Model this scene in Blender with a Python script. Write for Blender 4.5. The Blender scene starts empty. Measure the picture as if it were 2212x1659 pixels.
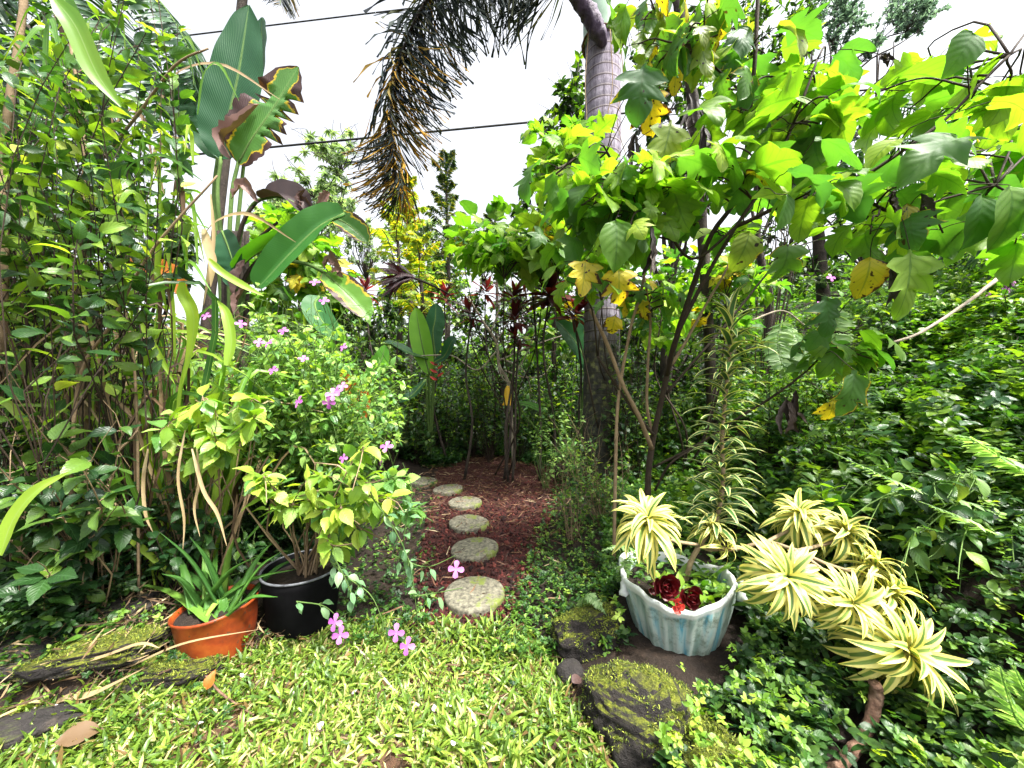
import bpy, math, random
import numpy as np
R = math.radians
# ------------------------------------------------------------------ camera, sky, sun, exposure
scene = bpy.context.scene
cam_d = bpy.data.cameras.new("camera"); cam = bpy.data.objects.new("camera", cam_d)
scene.collection.objects.link(cam); scene.camera = cam
F, CX, CY, H = 780.0, 1106.0, 830.0, 1.35          # focal length and centre in pixels of a 2212 px wide picture, eye height
cam.location = (0, 0, H); cam.rotation_euler = (R(90), 0, 0)
cam_d.sensor_width = 36; cam_d.lens = 36 * F / 2212; cam_d.clip_start = 0.05; cam_d.clip_end = 500
SUN_EL, SUN_AZ = R(62), R(128)                      # azimuth from +Y towards +X
world = bpy.data.worlds.new("World"); scene.world = world; world.use_nodes = True
wn = world.node_tree; wn.nodes.clear()
sky = wn.nodes.new("ShaderNodeTexSky"); sky.sky_type = 'NISHITA'; sky.sun_disc = False
sky.sun_elevation = SUN_EL; sky.sun_rotation = SUN_AZ; sky.dust_density = 6; sky.air_density = 1.0
hs = wn.nodes.new("ShaderNodeHueSaturation"); hs.inputs["Saturation"].default_value = 0.22
bg = wn.nodes.new("ShaderNodeBackground"); bg.inputs["Strength"].default_value = 0.125
wo = wn.nodes.new("ShaderNodeOutputWorld")
wn.links.new(sky.outputs[0], hs.inputs["Color"]); wn.links.new(hs.outputs[0], bg.inputs[0]); wn.links.new(bg.outputs[0], wo.inputs[0])
sun_d = bpy.data.lights.new("sun", 'SUN'); sun = bpy.data.objects.new("sun", sun_d); scene.collection.objects.link(sun)
sun_d.energy = 3.2; sun_d.angle = R(9); sun_d.color = (1, 0.96, 0.88)
from mathutils import Vector, Matrix, Quaternion, noise as mnoise
sdir = Vector((math.sin(SUN_AZ) * math.cos(SUN_EL), math.cos(SUN_AZ) * math.cos(SUN_EL), math.sin(SUN_EL)))
sun.rotation_euler = sdir.to_track_quat('Z', 'Y').to_euler(); sun.location = (3, 6, 12)
scene.view_settings.view_transform = 'Standard'; scene.view_settings.look = 'None'
scene.view_settings.exposure = 2.0; scene.view_settings.gamma = 1.0
scene.render.engine = 'CYCLES'
scene.cycles.max_bounces = 7; scene.cycles.diffuse_bounces = 1; scene.cycles.glossy_bounces = 2
scene.cycles.transmission_bounces = 4; scene.cycles.transparent_max_bounces = 4

# ------------------------------------------------------------------ small maths
C = scene.collection
def P(px, py, Y): return np.array([(px - CX) * Y / F, Y, H - (py - CY) * Y / F])
def nrm(v):
    v = np.asarray(v, float); return v / np.maximum(np.linalg.norm(v, axis=-1, keepdims=True), 1e-9)
def frames(d, up):
    d = nrm(d); s = np.cross(d, up); bad = np.linalg.norm(s, axis=-1) < 1e-4
    s[bad] = np.cross(d[bad], np.array([1.0, 0.1, 0])); s = nrm(s); n = np.cross(s, d)
    return np.stack([s, d, n], axis=-1)
def sm(a, b, x): t = np.clip((np.asarray(x, float) - a) / (b - a), 0, 1); return t * t * (3 - 2 * t)
def lerp_tab(x, xs, ys): return np.interp(x, xs, ys)
def wig(x, y, f, p=0): return np.sin(x * f + p + 1.7 * np.sin(y * f * .7 + p)) * np.cos(y * f * 1.1 - p + 1.3 * np.sin(x * f * .6))
PATH_Y = [-2, 1.6, 1.95, 2.3, 3.0, 3.6, 4.3, 5.0, 5.7, 6.3]
PATH_L = [-.25, -.3, -.50, -.60, -.75, -.85, -.95, -1.1, -1.15, -.9]
PATH_R = [-.2, -.1, .03, .12, .24, .40, .55, .68, .60, .1]
def gh(x, y):
    x = np.asarray(x, float); y = np.asarray(y, float)
    xe = 1.15 + 0.10 * np.maximum(y, 0)
    rise = np.maximum(x - xe, 0)
    h = 0.52 * rise * sm(0, 1.0, rise) * (1 - .25 * sm(4, 12, rise)) * sm(0.2, 1.6, y)
    h = np.minimum(h, 4.2)
    h = h + .10 * sm(.25, .75, x) * sm(1.2, 2.2, y)
    h = h + .55 * sm(6.2, 10.5, y) + .35 * sm(10, 18, y)
    xl = lerp_tab(y, [0, 1.4, 1.6, 2, 3], [-1.9, -1.95, -1.4, -1.2, -1.3])
    h = h + .16 * sm(0, .5, xl - x) + .25 * sm(.8, 4, xl - x)
    h = h + .02 * wig(x, y, 3.1) + .008 * wig(x, y, 11, 2)
    inp = sm(-.1, .1, x - np.interp(y, PATH_Y, PATH_L)) * sm(-.1, .1, np.interp(y, PATH_Y, PATH_R) - x) * sm(1.7, 2.0, y) * (1 - sm(6.3, 6.9, y))
    return h * (1 - inp) + inp * (.0 + .006 * wig(x, y, 13))

# ------------------------------------------------------------------ mesh accumulation
class MB:
    def __init__(s): s.v, s.f, s.a, s.m, s.n = [], [], [], [], 0
    def add(s, v, f, a=None, mat=0):
        v = np.asarray(v, float).reshape(-1, 3); f = np.asarray(f, int).reshape(-1, 3)
        if a is None: a = np.zeros((len(v), 3))
        s.v.append(v); s.f.append(f + s.n); s.a.append(np.broadcast_to(np.asarray(a, float), (len(v), 3))); s.m.append(np.full(len(f), mat)); s.n += len(v)
    def scatter(s, tpl, M, pos, rnd, mat=0):
        tv, tf, ta = tpl; K = len(pos)
        if K == 0: return
        v = np.einsum('kij,nj->kni', M, tv) + np.asarray(pos)[:, None, :]
        f = tf[None] + (np.arange(K) * len(tv))[:, None, None]
        a = np.repeat(ta[None], K, 0).copy(); a[:, :, 2] += np.asarray(rnd)[:, None]
        s.add(v.reshape(-1, 3), f.reshape(-1, 3), a.reshape(-1, 3), mat)
    def build(s, name, mats, parent=None, loc=None):
        if parent is not None: L = np.array(parent['_o'])
        else: L = np.array(loc if loc is not None else (0, 0, 0), float)
        if s.n == 0: s.add([[0, 0, 0]] * 3, [[0, 1, 2]])
        V = np.concatenate(s.v) - L; Fc = np.concatenate(s.f); A = np.concatenate(s.a); Mi = np.concatenate(s.m)
        me = bpy.data.meshes.new(name)
        me.vertices.add(len(V)); me.vertices.foreach_set("co", V.astype(np.float32).ravel())
        me.loops.add(len(Fc) * 3); me.loops.foreach_set("vertex_index", Fc.astype(np.int32).ravel())
        me.polygons.add(len(Fc)); me.polygons.foreach_set("loop_start", (np.arange(len(Fc)) * 3).astype(np.int32))
        me.polygons.foreach_set("loop_total", np.full(len(Fc), 3, np.int32))
        if not isinstance(mats, (list, tuple)): mats = [mats]
        for m in mats: me.materials.append(m)
        me.polygons.foreach_set("material_index", Mi.astype(np.int32))
        me.polygons.foreach_set("use_smooth", np.ones(len(Fc), bool))
        at = me.attributes.new("leaf", 'FLOAT_VECTOR', 'POINT'); at.data.foreach_set("vector", A.astype(np.float32).ravel())
        me.update(calc_edges=True)
        o = bpy.data.objects.new(name, me); C.objects.link(o)
        if parent is not None: o.parent = parent
        else: o.location = L; o['_o'] = [float(q) for q in L]
        return o
def tag(o, label=None, cat=None, group=None, kind=None):
    if label: o['label'] = label
    if cat: o['category'] = cat
    if group: o['group'] = group
    if kind: o['kind'] = kind
    return o
def thing(name, label, cat, loc, group=None):
    o = bpy.data.objects.new(name, None); C.objects.link(o); o.location = [float(q) for q in loc]; o['_o'] = [float(q) for q in loc]
    o.empty_display_size = .1
    return tag(o, label, cat, group)

def spline(pts, n):
    pts = np.asarray(pts, float)
    if len(pts) == 2: t = np.linspace(0, 1, n)[:, None]; return pts[0] * (1 - t) + pts[1] * t
    p = np.vstack([2 * pts[0] - pts[1], pts, 2 * pts[-1] - pts[-2]]); m = len(pts) - 1
    u = np.linspace(0, m - 1e-6, n); i = u.astype(int); t = (u - i)[:, None]
    a, b, c, d = p[i], p[i + 1], p[i + 2], p[i + 3]
    return .5 * (2 * b + (c - a) * t + (2 * a - 5 * b + 4 * c - d) * t * t + (3 * b - a - 3 * c + d) * t ** 3)
def tube(mb, pts, r0, r1=None, n=None, sides=6, mat=0, rnd=.5, cap=True, rad=None, bump=0, rg=None):
    n = n or max(3, len(pts)); c = spline(pts, n) if n != len(pts) else np.asarray(pts, float)
    if r1 is None: r1 = r0
    r = np.linspace(r0, r1, n) if rad is None else np.interp(np.linspace(0, 1, n), np.linspace(0, 1, len(rad)), rad)
    T = nrm(np.gradient(c, axis=0)); ref = np.array([.31, .2, .93]) if abs(T[:, 2]).mean() < .8 else np.array([1, .1, .05])
    A = nrm(np.cross(T, ref)); B = np.cross(T, A); th = np.linspace(0, 2 * math.pi, sides, endpoint=False)
    rr = np.repeat(r[:, None], sides, 1)
    if bump and rg is not None: rr = rr * (1 + rg.uniform(-bump, bump, rr.shape))
    ring = c[:, None] + rr[..., None] * (np.cos(th)[None, :, None] * A[:, None] + np.sin(th)[None, :, None] * B[:, None])
    V = ring.reshape(-1, 3); f = []
    i = np.arange(n - 1)[:, None] * sides; j = np.arange(sides)[None]; k = (j + 1) % sides
    q0, q1, q2, q3 = i + j, i + k, i + sides + k, i + sides + j
    f = np.concatenate([np.stack([q0, q1, q2], -1).reshape(-1, 3), np.stack([q0, q2, q3], -1).reshape(-1, 3)])
    a = np.zeros((len(V), 3)); a[:, 0] = np.tile(np.linspace(-1, 1, sides), n); a[:, 1] = np.repeat(np.linspace(0, 1, n), sides); a[:, 2] = rnd
    if cap:
        V = np.vstack([V, c[-1], c[0]]); L = len(V) - 2
        jj = np.arange(sides); kk = (jj + 1) % sides; base = (n - 1) * sides
        f = np.vstack([f, np.stack([base + jj, base + kk, np.full(sides, L)], -1), np.stack([kk, jj, np.full(sides, L + 1)], -1)])
        a = np.vstack([a, [0, 1, rnd], [0, 0, rnd]])
    mb.add(V, f, a, mat); return c
def grid_tris(nr, nc):
    i = np.arange(nr - 1)[:, None] * nc; j = np.arange(nc - 1)[None]
    a, b, c, d = i + j, i + j + 1, i + nc + j + 1, i + nc + j
    return np.concatenate([np.stack([a, b, c], -1).reshape(-1, 3), np.stack([a, c, d], -1).reshape(-1, 3)])
def leaf_tpl(out, fold=.25, droop=.6, sag=0., wave=.02, cols=(-1, -.5, 0, .5, 1), seed=0, twist=0., width=1.):
    """out: (half width, y, midrib y) rows from base to tip; leaf lies in XY, length along +Y, face to +Z"""
    g = np.random.default_rng(seed); out = np.array([(o[0], o[1], o[2] if len(o) > 2 else o[1]) for o in out], float)
    nr, nc = len(out), len(cols); s = np.array(cols, float)[None]; x = s * out[:, :1] * width
    y = out[:, 2:3] + np.abs(s) * (out[:, 1:2] - out[:, 2:3])
    z = np.abs(x) * fold - sag * x * x + wave * np.abs(s) * np.sin(y * g.uniform(7, 12) + s * 2 + g.uniform(0, 6))
    th = max(abs(droop), 1e-3) * np.sign(droop + 1e-9); yy = np.sin(th * y) / th; zz = -(1 - np.cos(th * y)) / th
    cy, sy = np.cos(th * y), np.sin(th * y)
    Y = yy + z * sy; Z = zz + z * cy; X = x.copy()
    if twist: c, d = np.cos(twist * y), np.sin(twist * y); X, Z = X * c - Z * d * .5, Z + X * d
    V = np.stack([X, Y, Z], -1).reshape(-1, 3)
    a = np.zeros((nr * nc, 3)); a[:, 0] = np.tile(cols, nr); a[:, 1] = np.repeat(out[:, 2], nc)
    return V, grid_tris(nr, nc), a
def ovate(n=7, w=.26, peak=.38, tip=1.4, serr=0):
    t = np.linspace(0, 1, n); p = np.where(t < peak, np.sin(t / peak * math.pi / 2) ** .8, np.cos((t - peak) / (1 - peak) * math.pi / 2) ** tip) * w
    if serr: p = p + np.where(np.arange(n) % 2 == 1, serr, -serr) * (p > .03)
    return [(max(a, .004), b) for a, b in zip(p, t)]
def strap(n=7, w=.06, taper=.65, base=.5):
    t = np.linspace(0, 1, n); p = np.minimum(base + (1 - base) * t * 5, 1) * np.where(t > taper, np.cos((t - taper) / (1 - taper) * math.pi / 2) ** .8, 1) * w
    return [(max(a, .002), b) for a, b in zip(p, t)]
LOBED = [(.02, 0, 0), (.022, .06, .06), (.10, .10, .12), (.27, .12, .18), (.43, .25, .24), (.32, .31, .29), (.22, .35, .34), (.33, .43, .39), (.46, .61, .45), (.33, .60, .5), (.18, .57, .55), (.21, .66, .64), (.20, .76, .76), (.11, .90, .9), (.004, 1, 1)]
LOBED3 = [(.02, 0, 0), (.03, .08, .08), (.15, .12, .14), (.30, .20, .22), (.33, .36, .30), (.36, .50, .38), (.44, .66, .45), (.30, .63, .51), (.20, .62, .57), (.22, .70, .67), (.19, .80, .79), (.10, .92, .91), (.004, 1, 1)]
WIDE = ovate(9, .36, .36, 1.1, .012)
def variants(out, k, seed, fold=(.1, .4), droop=(.2, 1.2), sag=(0, .5), wave=.02, cols=(-1, -.5, 0, .5, 1), twist=.25):
    g = np.random.default_rng(seed)
    return [leaf_tpl(out, g.uniform(*fold), g.uniform(*droop), g.uniform(*sag), wave, cols, seed + i, g.uniform(-twist, twist)) for i in range(k)]
C3 = (-1, 0, 1)
def jag(out, seed, amp=.016):
    g = np.random.default_rng(seed); o = np.array(out, float); t = np.linspace(0, 1, len(o)); u = np.linspace(0, 1, len(o) * 2 - 1); q = np.stack([np.interp(u, t, o[:, k]) for k in range(3)], 1)
    q[1::2, 0] += g.uniform(-.2, 1, len(q[1::2])) * amp * 1.6; q[1:-1, 0] += g.uniform(-.5, .5, len(q) - 2) * amp; q[:, 0] *= g.uniform(.85, 1.12); q[0] = o[0]; q[-1] = o[-1]; return [tuple(r) for r in q]
T_LOBED = sum([variants(jag(LOBED, 700 + i), 1, 1 + i * 7, droop=(.3, 1.7), sag=(0, 1.1), wave=.045, twist=.5) for i in range(8)], []) + sum([variants(jag(LOBED3, 720 + i), 1, 20 + i * 5, droop=(.3, 1.7), sag=(0, 1.1), wave=.045, twist=.5) for i in range(5)], [])
T_WIDE = variants(WIDE, 5, 30, droop=(.3, 1.3), wave=.03)
T_OV = variants(ovate(7, .25, .38, 1.3), 6, 40, droop=(.1, 1.1))
T_SERR = variants(ovate(15, .29, .36, 1.2, .014), 6, 50, droop=(.1, 1.1), wave=.02)
T_SMALL = variants(ovate(5, .27, .42, 1.1), 6, 60, droop=(0, .8), cols=C3)
T_LANCE = variants(ovate(6, .13, .35, 1.1), 5, 70, droop=(.1, 1.0), cols=C3)
T_STRAP = variants(strap(8, .05), 6, 80, droop=(.5, 2.2), fold=(.2, .6), cols=C3, twist=.5)
T_ARCH = variants([(a, b) for a, b in strap(10, .075, .35, .7)], 8, 90, droop=(1.3, 2.6), fold=(.1, .4), sag=(0, 0), wave=.006, twist=.3)
T_COL = variants([(a, b) for a, b in strap(9, .072, .35, .7)], 8, 95, droop=(.7, 1.7), fold=(.1, .4), sag=(0, 0), wave=.006, twist=.3)
T_BLADE = variants(strap(5, .055, .5), 6, 100, droop=(.2, 1.4), fold=(.1, .5), cols=C3, twist=.4)
T_NEEDLE = variants(strap(4, .028, .4), 5, 110, droop=(.1, 1.0), fold=(.1, .4), cols=(-1, 0, 1), twist=.3)

def place(mb, tpls, pos, dirs, ups, size, rnd, rg, mat=0, squash=1.):
    pos = np.asarray(pos, float); K = len(pos); M = frames(np.asarray(dirs, float), np.asarray(ups, float)) * np.asarray(size, float).reshape(-1, 1, 1)
    if squash != 1.: M = M * np.array([squash, 1, 1])[None, None]
    ch = rg.integers(0, len(tpls), K); rnd = np.broadcast_to(rnd, (K,)); mat = np.broadcast_to(mat, (K,))
    for i in range(len(tpls)):
        for mm in np.unique(mat):
            k = (ch == i) & (mat == mm)
            if k.any(): mb.scatter(tpls[i], M[k], pos[k], rnd[k], int(mm))
def rdir(rg, K): return nrm(rg.normal(size=(K, 3)))
def inpoly(p, poly):
    x, y = p[:, 0], p[:, 1]; r = np.zeros(len(p), bool); n = len(poly); j = n - 1
    for i in range(n):
        xi, yi = poly[i]; xj, yj = poly[j]
        r ^= ((yi > y) != (yj > y)) & (x < (xj - xi) * (y - yi) / (yj - yi + 1e-12) + xi); j = i
    return r
def sample_view(poly, n, Y0, Y1, rg):
    lo, hi = np.min(poly, 0), np.max(poly, 0); out = np.zeros((0, 2))
    while len(out) < n:
        q = rg.uniform(lo, hi, (n * 3, 2)); out = np.vstack([out, q[inpoly(q, poly)]])
    q = out[:n]; Y = rg.uniform(Y0, Y1, n)
    return np.stack([(q[:, 0] - CX) * Y / F, Y, H - (q[:, 1] - CY) * Y / F], -1)
def stem_leaves(mbs, mbl, pts, rg, n, size, tpls, r=.004, start=.35, spread=.9, drop=-.2, jit=.35, pet=.15, mat=0, rnd=None, smat=0, sides=4, opp=True, upj=.35, tipn=2, twigr=None, ns=7, squash=1.):
    c = tube(mbs, pts, r, r * .35 if twigr is None else twigr, n=ns, sides=sides, mat=smat, rnd=rg.uniform(0, 1), cap=False)
    L = np.linalg.norm(np.diff(c, axis=0), axis=1).sum()
    t = np.linspace(start, 1, n) if n > 1 else np.array([1.]); t = np.clip(t + rg.uniform(-.5, .5, n) * (1 - start) / max(n, 1), 0, 1)
    if opp: t = np.repeat(t[:(n + 1) // 2 * 1], 2)[:n] if n > 3 else t
    u = t * (len(c) - 1); i = np.minimum(u.astype(int), len(c) - 2); fr = (u - i)[:, None]; pos = c[i] * (1 - fr) + c[i + 1] * fr
    T = nrm(c[i + 1] - c[i]); A = nrm(np.cross(T, np.array([.1, .2, 1.]))); B = np.cross(T, A)
    K = len(t); ph = np.arange(K) * (math.pi if opp else 2.4) + (np.arange(K) // 2) * 1.57 + rg.uniform(0, 6)
    out = np.cos(ph)[:, None] * A + np.sin(ph)[:, None] * B
    d = nrm(out * spread + T * .6 + np.array([0, 0, drop]) + rg.normal(size=(K, 3)) * jit)
    sz = rg.uniform(*size, K) * (1 - .35 * (t > .93))
    up = nrm(np.array([0, 0, 1.]) + rg.normal(size=(K, 3)) * upj + T * .2)
    if pet > 0:
        for q in range(K):
            if size[1] > .07: tube(mbs, [pos[q], pos[q] + (d[q] + [0, 0, .25]) * sz[q] * pet * .6, pos[q] + d[q] * sz[q] * pet], r * .5, r * .3, sides=3, mat=smat, rnd=.8, cap=False)
        pos = pos + d * (sz * pet)[:, None]
    place(mbl, tpls, pos, d, up, sz, rg.uniform(0, 1, K) if rnd is None else rg.uniform(rnd[0], rnd[1], K), rg, mat, squash)
    return c
def bend(a, b, rg, k=.15, lift=.2):
    a = np.array(a, float); b = np.array(b, float); L = np.linalg.norm(b - a)
    m1 = a * .65 + b * .35 + rg.normal(size=3) * L * k * .5 + np.array([0, 0, lift * L * .5]); m2 = a * .3 + b * .7 + rg.normal(size=3) * L * k * .4 + np.array([0, 0, lift * L * .35])
    return [a, m1, m2, b]
def ribbon(mb, pts, w, up, n=16, cols=7, fold=.3, rnd=.5, mat=0, prof=None, rg=None, tear=0, wavy=.0, side=None, tears=None):
    c = spline(pts, n); T = nrm(np.gradient(c, axis=0)); up = np.broadcast_to(np.asarray(up, float), c.shape)
    S = nrm(np.cross(T, up)); N = np.cross(S, T); t = np.linspace(0, 1, n)
    p = prof(t) if prof else np.sin(np.clip(t, 0.0, 1) * math.pi) ** .6
    s = np.linspace(-1, 1, cols); W = np.repeat((w * p)[:, None], cols, 1)
    if tear and rg is not None:
        e = (np.abs(s)[None] > .55) * rg.uniform(0, tear, (n, cols)); W = W * (1 - e)
    z = np.abs(s)[None] * W * fold + wavy * w * np.abs(s)[None] * np.sin(t[:, None] * 31 + s[None] * 3)
    if tears is not None:
        for (ti, sd) in tears:
            k = int(ti * n); m = (s * sd > .3); W[k, m] *= .25; z[k:k + 2, m] -= w * .25
    V = c[:, None] + S[:, None] * (s[None] * W)[..., None] + N[:, None] * z[..., None]
    a = np.zeros((n * cols, 3)); a[:, 0] = np.tile(s, n); a[:, 1] = np.repeat(t, cols); a[:, 2] = rnd
    mb.add(V.reshape(-1, 3), grid_tris(n, cols), a, mat); return c
def blade_prof(t): return np.minimum(.45 + t * 3, 1) * np.clip((1 - t) * 2.6, 0.03, 1) ** .7
def banana_prof(t): return np.clip(np.sin(np.clip(t * 1.02, 0, 1) * math.pi) ** .45, .04, 1)

# ------------------------------------------------------------------ materials
def newmat(name):
    m = bpy.data.materials.new(name); m.use_nodes = True; nt = m.node_tree; nt.nodes.clear(); return m, nt, nt.nodes.new, nt.links.new
def mathn(nt, op, a, b=None, c=None, clamp=False):
    n = nt.nodes.new("ShaderNodeMath"); n.operation = op; n.use_clamp = clamp
    for i, x in enumerate((a, b, c)):
        if x is None: continue
        if isinstance(x, (int, float)): n.inputs[i].default_value = x
        else: nt.links.new(x, n.inputs[i])
    return n.outputs[0]
def mixc(nt, fac, a, b):
    n = nt.nodes.new("ShaderNodeMix"); n.data_type = 'RGBA'
    for i, x in ((0, fac), (6, a), (7, b)):
        if isinstance(x, (int, float)): n.inputs[i].default_value = x
        elif isinstance(x, (tuple, list)): n.inputs[i].default_value = (*x[:3], 1)
        else: nt.links.new(x, n.inputs[i])
    return n.outputs[2]
def ramp(nt, fac, stops):
    n = nt.nodes.new("ShaderNodeValToRGB"); e = n.color_ramp.elements
    while len(e) > 1: e.remove(e[-1])
    e[0].position = stops[0][0]; e[0].color = (*stops[0][1], 1)
    for p, c in stops[1:]: q = e.new(p); q.color = (*c, 1)
    nt.links.new(fac, n.inputs[0]); return n.outputs[0]
def noisen(nt, scale, detail=3, rough=.6, coord='Object', vec=None):
    n = nt.nodes.new("ShaderNodeTexNoise"); n.inputs["Scale"].default_value = scale; n.inputs["Detail"].default_value = detail; n.inputs["Roughness"].default_value = rough
    if vec is None: tc = nt.nodes.new("ShaderNodeTexCoord"); vec = tc.outputs[coord]
    nt.links.new(vec, n.inputs["Vector"]); return n.outputs[0]
def leafmat(name, stops, trans=.45, tr=(1.5, 1.7, .6), rough=.42, vein=None, vf=11, va=.5, edge=None, stripe=None, brown=None, spots=None, spec=.5, nz=.35, nscale=7):
    m, nt, N, Lk = newmat(name)
    at = N("ShaderNodeAttribute"); at.attribute_name = "leaf"; sp = N("ShaderNodeSeparateXYZ"); Lk(at.outputs["Vector"], sp.inputs[0])
    s, t, r = sp.outputs; sa = mathn(nt, 'ABSOLUTE', s)
    nzv = noisen(nt, nscale, 2)
    fac = mathn(nt, 'ADD', r, mathn(nt, 'MULTIPLY', mathn(nt, 'SUBTRACT', nzv, .5), nz), clamp=True)
    col = ramp(nt, fac, stops)
    if vein:
        v1 = mathn(nt, 'GREATER_THAN', mathn(nt, 'SUBTRACT', .055, sa), 0.0)
        ph = mathn(nt, 'FRACT', mathn(nt, 'MULTIPLY', mathn(nt, 'SUBTRACT', t, mathn(nt, 'MULTIPLY', sa, .28)), vf))
        v2 = mathn(nt, 'MULTIPLY', mathn(nt, 'SUBTRACT', .12, mathn(nt, 'ABSOLUTE', mathn(nt, 'SUBTRACT', ph, .5))), 8.0, clamp=True)
        vv = mathn(nt, 'MULTIPLY', mathn(nt, 'MAXIMUM', v1, mathn(nt, 'MULTIPLY', v2, .55)), va)
        col = mixc(nt, vv, col, vein)
    if edge:                                       # (colour, threshold)
        e = mathn(nt, 'MULTIPLY', mathn(nt, 'SUBTRACT', sa, edge[1]), 7.0, clamp=True); col = mixc(nt, e, col, edge[0])
    if stripe:                                     # narrow lengthwise stripes
        e = mathn(nt, 'GREATER_THAN', mathn(nt, 'SINE', mathn(nt, 'MULTIPLY', sa, stripe[1])), stripe[2]); col = mixc(nt, mathn(nt, 'MULTIPLY', e, .7), col, stripe[0])
    if brown:                                      # dead margins: colour, yellow, threshold
        n2 = noisen(nt, brown[3] if len(brown) > 3 else 6, 4)
        q = mathn(nt, 'ADD', mathn(nt, 'MULTIPLY', sa, .55), n2)
        col = mixc(nt, mathn(nt, 'MULTIPLY', mathn(nt, 'SUBTRACT', q, brown[2] - .06), 25.0, clamp=True), col, brown[1])
        col = mixc(nt, mathn(nt, 'MULTIPLY', mathn(nt, 'SUBTRACT', q, brown[2]), 40.0, clamp=True), col, brown[0])
    if spots:
        n3 = noisen(nt, spots[1], 1); col = mixc(nt, mathn(nt, 'MULTIPLY', mathn(nt, 'SUBTRACT', n3, spots[2]), 30.0, clamp=True), col, spots[0])
    pr = N("ShaderNodeBsdfPrincipled"); Lk(col, pr.inputs["Base Color"]); pr.inputs["Roughness"].default_value = rough; pr.inputs["Specular IOR Level"].default_value = spec
    bp = N("ShaderNodeBump"); bp.inputs["Strength"].default_value = .22; bp.inputs["Distance"].default_value = .002
    Lk(mathn(nt, 'SINE', mathn(nt, 'MULTIPLY', mathn(nt, 'SUBTRACT', t, mathn(nt, 'MULTIPLY', sa, .28)), vf * 6.2832)), bp.inputs["Height"]); Lk(bp.outputs[0], pr.inputs["Normal"])
    out = N("ShaderNodeOutputMaterial")
    if trans > 0:
        mu = N("ShaderNodeMix"); mu.data_type = 'RGBA'; mu.blend_type = 'MULTIPLY'; mu.inputs[0].default_value = 1; Lk(col, mu.inputs[6]); mu.inputs[7].default_value = (*tr, 1); 
        tb = N("ShaderNodeBsdfTranslucent"); Lk(mu.outputs[2], tb.inputs[0]); mx = N("ShaderNodeMixShader"); mx.inputs[0].default_value = trans
        Lk(pr.outputs[0], mx.inputs[1]); Lk(tb.outputs[0], mx.inputs[2]); Lk(mx.outputs[0], out.inputs[0])
    else: Lk(pr.outputs[0], out.inputs[0])
    return m
def basemat(name, stops, scale=5, detail=6, rough=.85, bump=.4, bdist=.01, vec=None, spec=.3, moss=None, rnd=0., rings=None, scale2=None):
    m, nt, N, Lk = newmat(name); nv = noisen(nt, scale, detail, .65)
    if rnd:
        at = N("ShaderNodeAttribute"); at.attribute_name = "leaf"; sp = N("ShaderNodeSeparateXYZ"); Lk(at.outputs["Vector"], sp.inputs[0])
        fv = mathn(nt, 'ADD', mathn(nt, 'MULTIPLY', sp.outputs[2], rnd), mathn(nt, 'MULTIPLY', nv, 1 - rnd))
    else: fv = nv
    col = ramp(nt, fv, stops); hgt = noisen(nt, scale * 4, 5, .7)
    if scale2: col = mixc(nt, mathn(nt, 'MULTIPLY', mathn(nt, 'SUBTRACT', noisen(nt, scale2[0], 3), scale2[1]), 12.0, clamp=True), col, scale2[2])
    if moss:                                       # (colour a, colour b, normal threshold, noise scale)
        ge = N("ShaderNodeNewGeometry"); sp2 = N("ShaderNodeSeparateXYZ"); Lk(ge.outputs["True Normal"], sp2.inputs[0])
        mm = mathn(nt, 'MULTIPLY', mathn(nt, 'SUBTRACT', mathn(nt, 'ADD', sp2.outputs[2], mathn(nt, 'MULTIPLY', noisen(nt, moss[3], 4), 1.2)), moss[2]), 4.0, clamp=True)
        mc = ramp(nt, noisen(nt, moss[3] * 9, 3), [(.3, moss[0]), (.7, moss[1])]); col = mixc(nt, mm, col, mc)
    pr = N("ShaderNodeBsdfPrincipled"); Lk(col, pr.inputs["Base Color"]); pr.inputs["Roughness"].default_value = rough; pr.inputs["Specular IOR Level"].default_value = spec
    bp = N("ShaderNodeBump"); bp.inputs["Strength"].default_value = bump; bp.inputs["Distance"].default_value = bdist; Lk(hgt, bp.inputs["Height"]); Lk(bp.outputs[0], pr.inputs["Normal"])
    out = N("ShaderNodeOutputMaterial"); Lk(pr.outputs[0], out.inputs[0]); return m

G1 = leafmat("lime_lobed_leaf", [(0, (.06, .15, .045)), (.3, (.13, .26, .03)), (.7, (.23, .37, .03)), (1, (.34, .45, .045))], trans=.58, tr=(.95, 1.25, .35), vein=(.06, .16, .02), va=.55, vf=7, rough=.5)
G1Y = leafmat("yellow_spotted_leaf", [(0, (.45, .42, .03)), (1, (.65, .50, .03))], trans=.5, tr=(1.3, 1.2, .4), vein=(.2, .25, .03), va=.6, vf=7, rough=.5, spots=((.06, .03, .01), 38, .64), brown=((.06, .03, .015), (.5, .33, .03), 1.02, 9))
G1D = leafmat("ageing_lobed_leaf", [(0, (.04, .12, .035)), (.6, (.09, .20, .03)), (1, (.22, .28, .04))], trans=.5, tr=(1.5, 1.6, .4), vein=(.04, .10, .02), vf=7, spots=((.03, .02, .01), 30, .68), brown=((.05, .03, .015), (.4, .33, .03), 1.12, 8))
DEAD = leafmat("black_withered_leaf", [(0, (.012, .008, .006)), (1, (.035, .02, .012))], trans=.05, rough=.7)
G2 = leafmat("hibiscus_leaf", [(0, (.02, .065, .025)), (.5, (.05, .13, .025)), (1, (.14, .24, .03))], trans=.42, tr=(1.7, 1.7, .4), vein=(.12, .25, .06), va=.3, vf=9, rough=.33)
G2D = leafmat("dark_glossy_leaf", [(0, (.006, .025, .008)), (.6, (.024, .068, .013)), (1, (.09, .17, .025))], trans=.25, tr=(1.6, 1.8, .5), vein=(.08, .17, .07), va=.3, vf=8, rough=.36, spec=.35)
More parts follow.
